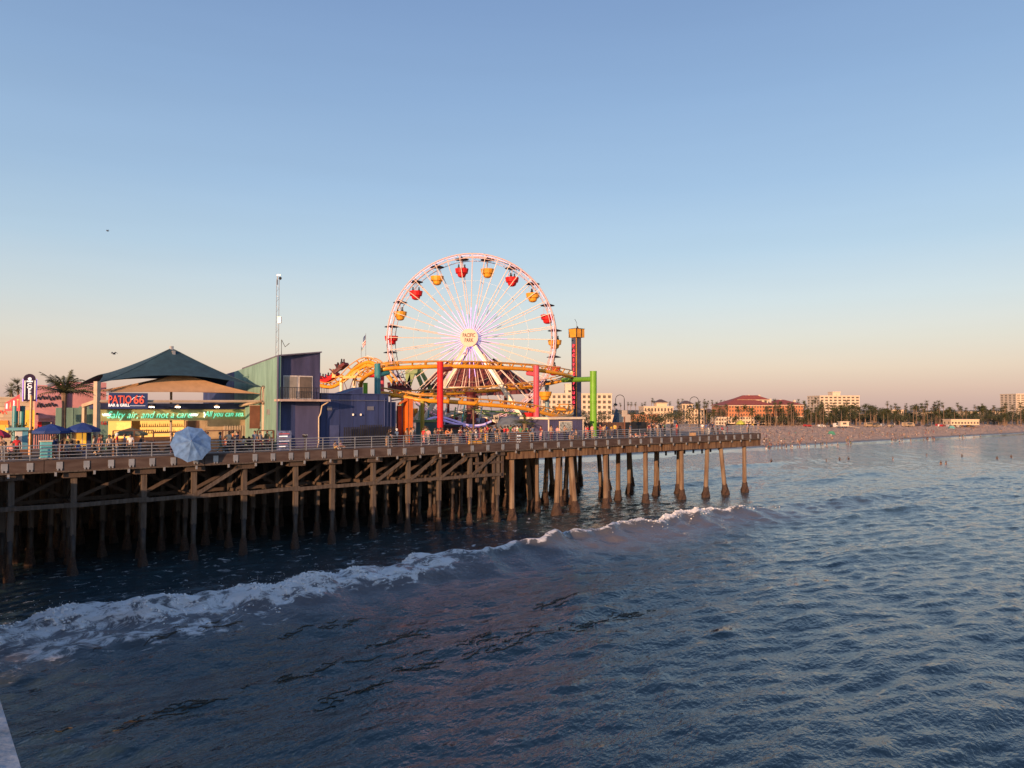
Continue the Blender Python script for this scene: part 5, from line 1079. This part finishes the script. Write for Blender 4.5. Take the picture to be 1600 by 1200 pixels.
s = thing('yellow_box', 'yellow equipment box on legs at the railing', 'box', dk(744, .5)); pxbox(MB(), 735.5, 753.5, 688, 697, .3, .5).build('body', mat('box_yellow', (.72, .36, .03)), s)
for px in (735.2, 744, 753): pxbox(MB(), px, px+.8, 687.6, 697.4, .27, .03).build('strap', brown, s)
pxbox(MB(), 736, 737, 697, 700, .4, .1).build('leg', brown, s); pxbox(MB(), 752, 753, 697, 700, .4, .1).build('leg', brown, s)
s = thing('hydrant', 'yellow standpipe hydrant behind the railing', 'hydrant', dk(759, .9)); MB().lathe([(.16, 0), (.16, .08), (.11, .1), (.11, .75), (.16, .78), (.16, .86), (.1, .98), (.03, 1.05)], dk(759, .9), 10).build('barrel', mat('box_yellow', (0, 0, 0)), s); MB().tube([dk(759, .9, DECK+.6)-U*.24, dk(759, .9, DECK+.6)+U*.24], .07, 8).build('outlet', mat('box_yellow', (0, 0, 0)), s)
s = thing('notice_panel', 'brown panel with three rows of white marks behind the railing', 'sign', dk(811, .9)); pxbox(MB(), 797, 826, 676, 699, .8, .06).build('panel', brown, s)
for k in range(3): strokes('lettering', P(811, 681+k*5, .78), .55, .22, 7, signwhite, s, 8+k, .025)
s = thing('railing_banner', 'plain tan cloth banner tied to the railing', 'banner', dk(1083, .05)); pxbox(MB(), 1077.5, 1087, 676, 685.5, .04, .02).build('cloth', mat('banner_tan', (.6, .36, .18)), s)
s = thing('post_sign', 'white notice on a rust brown post above the dark fence', 'sign', dk(976, 3)); MB().tube([dk(976, 3), P(976, 650, 3)], .07, 6).build('post', mat('rust_board', (0, 0, 0)), s); pxbox(MB(), 972, 980, 641, 651, 2.95, .05).build('plate', stuccow, s)
s = thing('picket_gate', 'pale picket gate panel standing behind the railing', 'gate', dk(713, 1.2))
for k in range(7): pxbox(MB(), 707+k*2, 708+k*2, 680, 692, 1.2, .04).build('picket', beige, s)
for y_ in (682, 690): pxbox(MB(), 706, 721, y_, y_+.8, 1.25, .04).build('rail', beige, s)
parasol('market_umbrella', 'yellow-green market umbrella near the far end of the pier', 1157, 656, 661, 7, 9, mat('lime_cloth', (.45, .48, .06)))
s = thing('service_unit', 'teal-blue service unit with a jib beside the dark fence', 'machine', dk(966, 12)); pxbox(MB(), 963, 967, 645, 662, 12, .5).build('body', mat('unit_blue', (.06, .10, .16)), s); pxbox(MB(), 966, 985, 648, 664, 12.5, 1.5).build('cabin', stuccow, s); MB().beam(P(958, 662, 12), P(964, 640, 12), .3, .3).build('jib', mat('unit_blue', (0, 0, 0)), s)
palm_tree(dk(820, 6), zpx(662, 820, 6)-DECK, 22, 1.9, 'short bushy palm tree right of the round tent', tr=.3)
palm_tree(dk(740, 9), zpx(640, 740, 9)-DECK, 14, 1.6, 'slender young palm tree before the far red column', tr=.12)
# gulls
for px, py, Yd, lab in ((178, 553, 70, 'small gull gliding above the patio canopy'), (168, 361, 110, 'distant gull high in the blue sky')):
    c = at(px, py, Yd); s = thing('gull', lab, 'bird', c); sp = 5.2*Yd/F*(1 if Yd < 80 else .5)
    MB().tube([c+Vector((0, -.25, 0)), c+Vector((0, 0, .02)), c+Vector((0, .3, 0))], [.03, .09, .02], 6).build('body', mat('gull_grey', (.12, .11, .11)), s)
    for sg in (-1, 1):
        a, b_, d = c+Vector((sg*.05, 0, .03)), c+Vector((sg*sp*.5, -.02, .16)), c+Vector((sg*sp, .1, .02)); mb = MB(); w3 = Vector((0, .14, 0)); h3 = Vector((0, 0, .02))
        mb.hexa([a-w3, b_-w3*.8, b_+w3*.8, a+w3, a-w3+h3, b_-w3*.8+h3, b_+w3*.8+h3, a+w3+h3]); mb.hexa([b_-w3*.8, d-w3*.1, d+w3*.1, b_+w3*.8, b_-w3*.8+h3, d-w3*.1+h3, d+w3*.1+h3, b_+w3*.8+h3]); mb.build('wing', mat('gull_grey', (0, 0, 0)), s)
# ================================================================== TOWN AND BEACH
win_cache = {}
def building(px0, px1, ytop, Yd, label, m_, floors, cols, roof='flat', depth=22, name='building', yaw=0.0, base_z=3.5, winh=.55, winw=.5, roofm=None, roofh=0, band=None, cat='building'):
    a, b_ = at(px0, ytop, Yd), at(px1, ytop, Yd); W_ = (b_-a).length; H_ = a.z-base_z; c = (a+b_)/2; c.z = base_z
    s = thing(name, label, cat, c); x = Vector((math.cos(yaw), math.sin(yaw), 0)); y = Vector((-x.y, x.x, 0))
    def bx(mb, u0, u1, d0, d1, z0, z1): mb.hexa([c+x*u0+y*d0+ZU*z0, c+x*u1+y*d0+ZU*z0, c+x*u1+y*d1+ZU*z0, c+x*u0+y*d1+ZU*z0, c+x*u0+y*d0+ZU*z1, c+x*u1+y*d0+ZU*z1, c+x*u1+y*d1+ZU*z1, c+x*u0+y*d1+ZU*z1]); return mb
    h = W_/2
    bx(MB(), -h, h, 0, depth, 0, H_).build('wall', m_, s)
    if band: bx(MB(), -h-.05, h+.05, -.12, depth, 0, H_*band[0]).build('lower_wall', band[1], s)
    fh = H_/floors; cw = W_/cols
    key = (round(cw*winw, 2), round(fh*winh, 2))
    if key not in win_cache: win_cache[key] = MB().box((-key[0]/2, -.10, 0), (key[0]/2, .1, key[1])).mesh('window', cwin)
    for f in range(floors):
        for k in range(cols):
            dd_ = -.16 if band and (f+.8)*fh < H_*band[0] else -.02
            o = inst('window', win_cache[key], s, frame(x, y, ZU, c+x*(-h+(k+.5)*cw)+y*dd_+ZU*(fh*(f+.25))))
    for k in range(max(2, int(depth/5))):
        for f in range(floors):
            inst('window', win_cache[key], s, frame(y, -x, ZU, c-x*(h+.02)+y*((k+.5)*depth/max(2, int(depth/5)))+ZU*(fh*(f+.25))))
    if roof == 'hip':
        e = 1.0; r0 = [c+x*(-h-e)+y*-e+ZU*H_, c+x*(h+e)+y*-e+ZU*H_, c+x*(h+e)+y*(depth+e)+ZU*H_, c+x*(-h-e)+y*(depth+e)+ZU*H_]
        ins = min(depth/2, h)*.8; r1 = [c+x*(-h+ins)+y*(depth/2-1)+ZU*(H_+roofh), c+x*(h-ins)+y*(depth/2-1)+ZU*(H_+roofh), c+x*(h-ins)+y*(depth/2+1)+ZU*(H_+roofh), c+x*(-h+ins)+y*(depth/2+1)+ZU*(H_+roofh)]
        MB().hexa(r0+r1).build('roof', roofm or tileroof, s); bx(MB(), -h-.6, h+.6, -.6, depth+.6, H_-.5, H_-.02).build('eave', stuccow, s)
    else: bx(MB(), -h-.2, h+.2, -.2, depth+.2, H_, H_+.5).build('parapet', m_, s)
    return s, c, x, y, H_, bx
building(846, 956, 616, 385, 'long white six-storey block behind the drop tower', stuccow, 6, 14, depth=18, winw=.55)
building(883, 897, 601, 392, 'white stair tower rising above the six-storey block', stuccow, 4, 1, depth=6, winw=.3, winh=.2)
building(979, 1028, 649, 370, 'low red brick block with pale window band', brick, 2, 16, depth=14, winw=.5)
building(1006, 1052, 636, 440, 'cream three-storey block with small roof turret', stucco, 3, 9, depth=18)
building(1026, 1042, 629, 445, 'cream roof turret with a dark hip roof', stucco, 1, 4, 'hip', 8, roofh=2.0, roofm=mat('dark_roof', (.12, .08, .07)))
building(1066, 1082, 631, 450, 'cream corner turret with dark hip roof beside the palms', stucco, 3, 3, 'hip', 8, roofh=2.0, roofm=mat('dark_roof', (0, 0, 0)))
building(1070, 1100, 640, 430, 'cream apartment block with tall windows', stucco, 4, 6, depth=14)
building(1118, 1135, 653, 400, 'small pale two-storey house behind the railing', stuccow, 2, 4, depth=10)
building(1102, 1119, 646, 470, 'dark roofed house among the trees', stucco, 2, 4, 'hip', 12, roofh=3, roofm=mat('dark_roof', (0, 0, 0)))
building(1134, 1208, 633, 430, 'grand brick hotel with red tiled hip roof and arcaded base', brick, 5, 17, 'hip', 30, roofh=4.6, band=(.38, stucco), winh=.5, winw=.42, name='hotel')
building(1153, 1200, 624.2, 440, 'set-back upper hotel storey under its own tiled roof', stucco, 5, 6, 'hip', 12, roofh=2.6, name='hotel_penthouse')
building(1209, 1255, 632.5, 440, 'hotel wing of brick with red tiled roof and chimneys', brick, 5, 11, 'hip', 26, roofh=3.2, band=(.4, stucco), winw=.42, name='hotel_wing')
for px, yt in ((1170, 617), (1186, 617), (1203, 623), (1219, 624.5), (1241, 625)): c = at(px, yt, 452); MB().box((c.x-.6, c.y-.6, c.z-3), (c.x+.6, c.y+.6, c.z)).build('chimney', stuccow, bpy.data.objects['hotel_wing'] if px > 1200 else bpy.data.objects['hotel'])
building(1281, 1343, 619, 520, 'tall cream apartment tower with dark window bands behind the palms', stuccow, 9, 9, depth=22, winw=.6, winh=.5)
building(1301, 1313, 613, 526, 'penthouse block on the roof of the cream tower', stuccow, 8, 1, depth=8, winw=.1, winh=.1)
building(1588, 1640, 616, 600, 'white slab tower with stacked balconies at the far end of the beach', stuccow, 14, 8, depth=20, winw=.7, winh=.45)
for i, (a, b_, yt, Yd) in enumerate([(1395, 1412, 641, 560), (1440, 1462, 645, 540), (1500, 1530, 644, 560), (1545, 1572, 643, 580), (1350, 1372, 648, 520)]):
    building(a, b_, yt, Yd, ['pale house roof glimpsed between the palms', 'low cream house behind the beach palms', 'long pale motel front behind the palms', 'pale low block left of the slab tower', 'cream house front under the dark trees'][i], stucco, 2, 5, depth=12)
building(1486, 1530, 656.5, 415, 'long flat-roofed beach pavilion on the sand', stucco, 1, 9, depth=8, base_z=3.2, winh=.4)
# palms and trees -------------------------------------------------------------
def palm_parts(h, fan):
    t_ = MB().tube([(0, 0, h*f) for f in (0, .25, .5, .75, 1)], [.3, .2, .17, .16, .2], 6).mesh('trunk', trunk); mb = MB(); nl = 44
    for k in range(nl):
        a = 2.4*k+random.uniform(-.3, .3); el_ = random.uniform(-1.0, 1.35); d = Vector((math.cos(a)*math.cos(el_), math.sin(a)*math.cos(el_), math.sin(el_))); L = random.uniform(1.7, 2.6) if fan else random.uniform(2.4, 3.4)
        o = Vector((0, 0, h)); side = d.cross(ZU).normalized(); up = side.cross(d)
        if fan:
            for q in range(5): e = d*L+side*(q-2)*.36*L*.5-ZU*random.uniform(0, .35); mb.add([o+d*L*.35-side*.06, o+d*L*.35+side*.06, o+e], [(0, 1, 2)])
            mb.add([o, o+d*L*.4+side*.05, o+d*L*.4-side*.05], [(0, 1, 2)])
        else:
            for q in range(6):
                f = q/6; p = o+d*L*f-ZU*(.45*L*f*f)
                for sg in (-1, 1): mb.add([p, p+d*.35, p+d*.45+side*sg*.55-ZU*.35], [(0, 1, 2)])
    for k in range(14):
        a = random.uniform(0, 6.28); p = Vector((0, 0, h-random.uniform(.2, 1.5))); mb.add([p, p+Vector((math.cos(a)*.5, math.sin(a)*.5, -.6)), p+Vector((math.cos(a+.5)*.4, math.sin(a+.5)*.4, -.9))], [(0, 1, 2)], 1)
    return t_, mb.mesh('crown', [leafm, leafdry])
PV = [palm_parts(h, fan) for h, fan in ((11, True), (13, True), (9.5, True), (10, False), (8, False), (15, True), (12, True), (7, False))]
def far_palm(p, kind, sc_, lab, grp):
    s = thing('palm_tree', lab, 'palm', p, grp)
    for nm, me_ in zip(('trunk', 'crown'), PV[kind]):
        o = bpy.data.objects.new(nm, me_); col.objects.link(o); o.parent = s; o.scale = (sc_, sc_, sc_); o.rotation_euler = (random.gauss(0, .02), random.gauss(0, .02), random.uniform(0, 6.28))
G1 = 'palms along the back of the beach'
def land_pt(px, Yd): p = at(px, 650, Yd); i = (p-SH0).dot(SHN); p.z = float(beach_z((p-SH0).dot(SHD), i)) if i < 259 else 3.55; return p
for k in range(270):
    px = random.uniform(1190, 1640) if k < 240 else random.uniform(1060, 1190); Yd = random.uniform(395, 470)+(px-1190)*.14
    kind = random.choice([0, 0, 1, 2, 2, 3, 4, 6, 7]); far_palm(land_pt(px, Yd), kind, random.uniform(.72, 1.08), 'palm tree in the row along the back of the beach', G1)
for px, yt in ((1247, 626), (1270, 627), (1276, 624), (1284, 630), (1386, 629), (1524, 634), (1570, 634), (1256, 628), (1415, 632), (1459, 633)):
    p = land_pt(px, 470); h = at(px, yt, 470).z-p.z; far_palm(p, 5, h/15.6, 'tall fan palm standing clear above the beach tree line', 'tall palms above the tree line')
for px, yt in ((960, 632), (970, 631), (981, 629.5), (986, 630), (993, 630), (1003, 631), (1008, 629.5), (1018, 624), (1022, 628), (1047, 629), (1059, 625.5), (1066, 625), (1101, 625.5), (1107, 628), (1112, 627), (1127, 627)):
    p = land_pt(px, 520); p.z = 3.6; h = at(px, yt, 520).z-p.z; far_palm(p, 5, h/15.6, 'tall fan palm on the skyline behind the pier end', 'skyline palms behind the pier')
for px, yt, Yd in ((22, 604, 190), (28, 598, 185), (17, 612, 200)):
    p = Vector((*at(px, 640, Yd).xy, DECK if Yd < 100 else 3)); h = at(px, yt, Yd).z-p.z; far_palm(p, 5, h/15.6, 'fan palm beyond the red marquee sign', 'palms behind the shops')
def leaf_tree(px, ytop, w_px, Yd, lab, grp=None, n_=900):
    p = land_pt(px, Yd); H_ = at(px, ytop, Yd).z-p.z; rw = w_px/2*Yd/F; s = thing('broadleaf_tree', lab, 'tree', p, grp)
    MB().tube([p, p+ZU*H_*.35, p+ZU*H_*.6], [.4, .3, .15], 7).tube([p+ZU*H_*.3, p+Vector((rw*.5, 0, H_*.6))], [.2, .06], 5).tube([p+ZU*H_*.3, p+Vector((-rw*.5, .5, H_*.6))], [.2, .06], 5).build('trunk', trunk, s)
    mb = MB(); lob = [(Vector((random.gauss(0, rw*.42), random.gauss(0, rw*.42), H_*random.uniform(.4, .82))), random.uniform(.3, .5)*rw) for _ in range(9)]+[(Vector((0, 0, H_*.8)), rw*.35)]
    for k in range(n_):
        c, r_ = random.choice(lob); d = Vector((random.gauss(0, 1), random.gauss(0, 1), random.gauss(0, 1))).normalized(); q = p+c+d*r_*random.uniform(.55, 1.08); e = Vector((random.gauss(0, 1), random.gauss(0, 1), random.gauss(0, .7))).normalized()*.6; f = e.cross(d).normalized()*.4
        mb.add([q-e*.5, q+f*.5, q+e*.5, q-f*.5], [(0, 1, 2, 3)])
    mb.build('crown', leafdark, s)
for i, (px, yt, w_, Yd) in enumerate([(1352, 626, 22, 430), (1366, 629, 24, 432), (1338, 640, 20, 428), (1320, 645, 26, 425), (1300, 647, 24, 425), (1380, 633, 16, 440), (1240, 640, 22, 420), (1222, 643, 18, 420), (1186, 646, 16, 418), (1128, 638, 26, 425), (1110, 642, 20, 430), (1048, 642, 26, 410), (1060, 645, 20, 405), (990, 640, 22, 430), (1005, 641, 14, 430), (1030, 650, 16, 400), (1150, 648, 16, 405), (1590, 642, 26, 470), (1560, 646, 24, 460), (1480, 647, 26, 450), (1430, 648, 26, 445), (1405, 646, 20, 440), (1520, 648, 26, 455)]+[(1195+k*11.5+random.uniform(-4, 4), random.uniform(646, 653), random.uniform(18, 30), 425+k*1.6) for k in range(38)]+[(1200+k*10.5+random.uniform(-4, 4), random.uniform(641, 648), random.uniform(22, 32), 480+k*2.2) for k in range(40)]+[(640+k*19+random.uniform(-5, 5), random.uniform(634, 645), random.uniform(26, 40), 330+random.uniform(0, 60)) for k in range(24)]):
    leaf_tree(px, yt, w_, Yd, *(('dense dark broadleaf tree among the palms behind the beach', 'broadleaf trees behind the beach') if px > 1034 or i < 23 else ('dark tree on the shore seen past the rides', 'trees behind the rides')), 500)
# vehicles along the back of the beach ------------------------------------------
cwhl = MB().tube([(0, -.12, 0), (0, .12, 0)], .33, 10).mesh('wheel', black)
def car(p, yaw, m_, van, lab):
    s = thing('parked_van' if van else 'parked_car', lab, 'van' if van else 'car', p, 'vehicles parked behind the beach'); L, H_ = (5.5, 2.4) if van else (4.3, 1.45)
    mb = MB(); prof = [(-L/2, .35), (L/2, .35), (L/2, .8), (L/2-.9, .95), (L/2-1.5, H_), (-L/2+.5, H_), (-L/2, .95)] if not van else [(-L/2, .35), (L/2, .35), (L/2, 1.1), (L/2-.7, H_), (-L/2, H_)]
    n_ = len(prof); mb.add([(x, y, z) for y in (-.85, .85) for x, z in prof], [tuple(range(n_)), tuple(range(2*n_-1, n_-1, -1))]+[(i, (i+1) % n_, n_+(i+1) % n_, n_+i) for i in range(n_)])
    o = inst('body', mb.mesh('body', m_), s, Matrix.Translation(wloc(s)) @ Matrix.Rotation(yaw, 4, 'Z'))
    w3 = MB().box((-L/2+.7, -.87, H_*.62), (L/2-1.5, .87, H_*.9)).mesh('window', glassd); o = inst('window', w3, s, Matrix.Translation(wloc(s)) @ Matrix.Rotation(yaw, 4, 'Z'))
    for sx_ in (-L/2+.8, L/2-.9):
        for sy in (-.8, .8): inst('wheel', cwhl, s, Matrix.Translation(wloc(s)) @ Matrix.Rotation(yaw, 4, 'Z') @ Matrix.Translation((sx_, sy, .33)))
cols_ = [('white', (.75, .73, .7)), ('silver', (.45, .45, .46)), ('dark grey', (.06, .06, .07)), ('red', (.4, .03, .03)), ('tan', (.4, .3, .2))]
for k in range(26):
    px = random.uniform(1372, 1520) if k < 17 else random.uniform(1195, 1372); nm, c_ = random.choice(cols_); van = random.random() < .25
    car(land_pt(px, random.uniform(385, 400)+(px-1190)*.1), random.choice([UA, UA, 0.2]), mat('car_'+nm.replace(' ', '_'), c_, .3), van, nm+(' van' if van else ' car')+' parked in the row between beach and palms')
# lifeguard tower with ramp
p = on_beach(1318, 669); s = thing('lifeguard_tower', 'pale lifeguard hut with long ramp on the sand', 'hut', p)
MB().box((p.x-2.2, p.y-1.5, p.z+1.3), (p.x+2.2, p.y+1.5, p.z+3.6)).build('cabin', stuccow, s); MB().box((p.x-2.6, p.y-1.9, p.z+3.6), (p.x+2.6, p.y+1.9, p.z+3.8)).build('roof', stuccow, s); MB().box((p.x-2.8, p.y-2, p.z+1.15), (p.x+2.8, p.y+2, p.z+1.3)).build('floor', stuccow, s)
for sx_ in (-2.3, 2.3):
    for sy in (-1.6, 1.6): MB().box((p.x+sx_-.12, p.y+sy-.12, p.z-.3), (p.x+sx_+.12, p.y+sy+.12, p.z+1.15)).build('leg', timber_pale, s)
MB().beam(p+Vector((2.8, 0, 1.2)), p+Vector((10.5, 1, 0)), 1.2, .15).build('ramp', stuccow, s); MB().box((p.x-.9, p.y-1.56, p.z+2.2), (p.x+.9, p.y-1.5, p.z+3.2)).build('window', cwin, s)
for px, py, c_, lab in ((1299, 677, (.06, .25, .16), 'small green beach tent on the sand'), (1487, 669, (.12, .35, .33), 'teal beach shelter near the pavilion')):
    p = on_beach(px, py); s = thing('beach_tent', lab, 'tent', p); MB().add([p+Vector(q) for q in ((-1.5, -1, 0), (1.5, -1, 0), (1.5, 1, 0), (-1.5, 1, 0), (-.9, 0, 1.5), (.9, 0, 1.5))], [(0, 1, 5, 4), (1, 2, 5), (2, 3, 4, 5), (3, 0, 4)]).build('cloth', mat('tent_'+lab[:9].replace(' ', '_'), c_, .8), s); MB().box((p.x-1.5, p.y-1, p.z), (p.x+1.5, p.y+1, p.z+.03)).build('groundsheet', grey_ if False else brown, s)
# people on the sand and in the shallows
cl = ['black', 'navy', 'grey', 'maroon', 'denim', 'olive', 'black', 'tan', 'white', 'teal', 'black', 'navy']
for k in range(150):
    px = 1192+408*random.random()**1.5; yw = 705-(px-1180)*25/420; py = yw-1.5-abs(random.gauss(0, 1))*8.5-random.random()*7
    if py < 665: continue
    pose = random.choice(['stand', 'walk', 'walk', 'ground', 'ground', 'ground', 'stand']); sh = random.choice(cl); pa = random.choice(cl)
    person(on_beach(px, py), random.uniform(0, 6.28), pose, sh, pa, 'on the sand', True, label=f'beachgoer in {sh} top {"sitting" if pose == "ground" else "standing or walking"} on the open sand', group='people on the beach')
for k in range(26):
    px = random.uniform(1190, 1560); py = 705-(px-1180)*25/420+random.uniform(-.5, 2.0); person(on_beach(px, py), random.uniform(0, 6.28), random.choice(['walk', 'stand']), random.choice(cl), random.choice(cl), '', True, label='wader walking at the shining edge of the water', group='people at the waterline')
for px, py in ((1205, 722), (1291, 720), (1312, 718), (1326, 717), (1395, 718), (1470, 724), (1478, 724), (1503, 713), (1558, 716), (1580, 714), (1448, 712)):
    p = at(px, py, CAMZ*F/(py-HOR)); p.z = sea_z(p.x, p.y)-1.12; person(p, random.uniform(0, 6.28), 'stand', 'black', 'black', '', label='bather standing waist-deep in the sea off the beach', group='bathers in the sea')
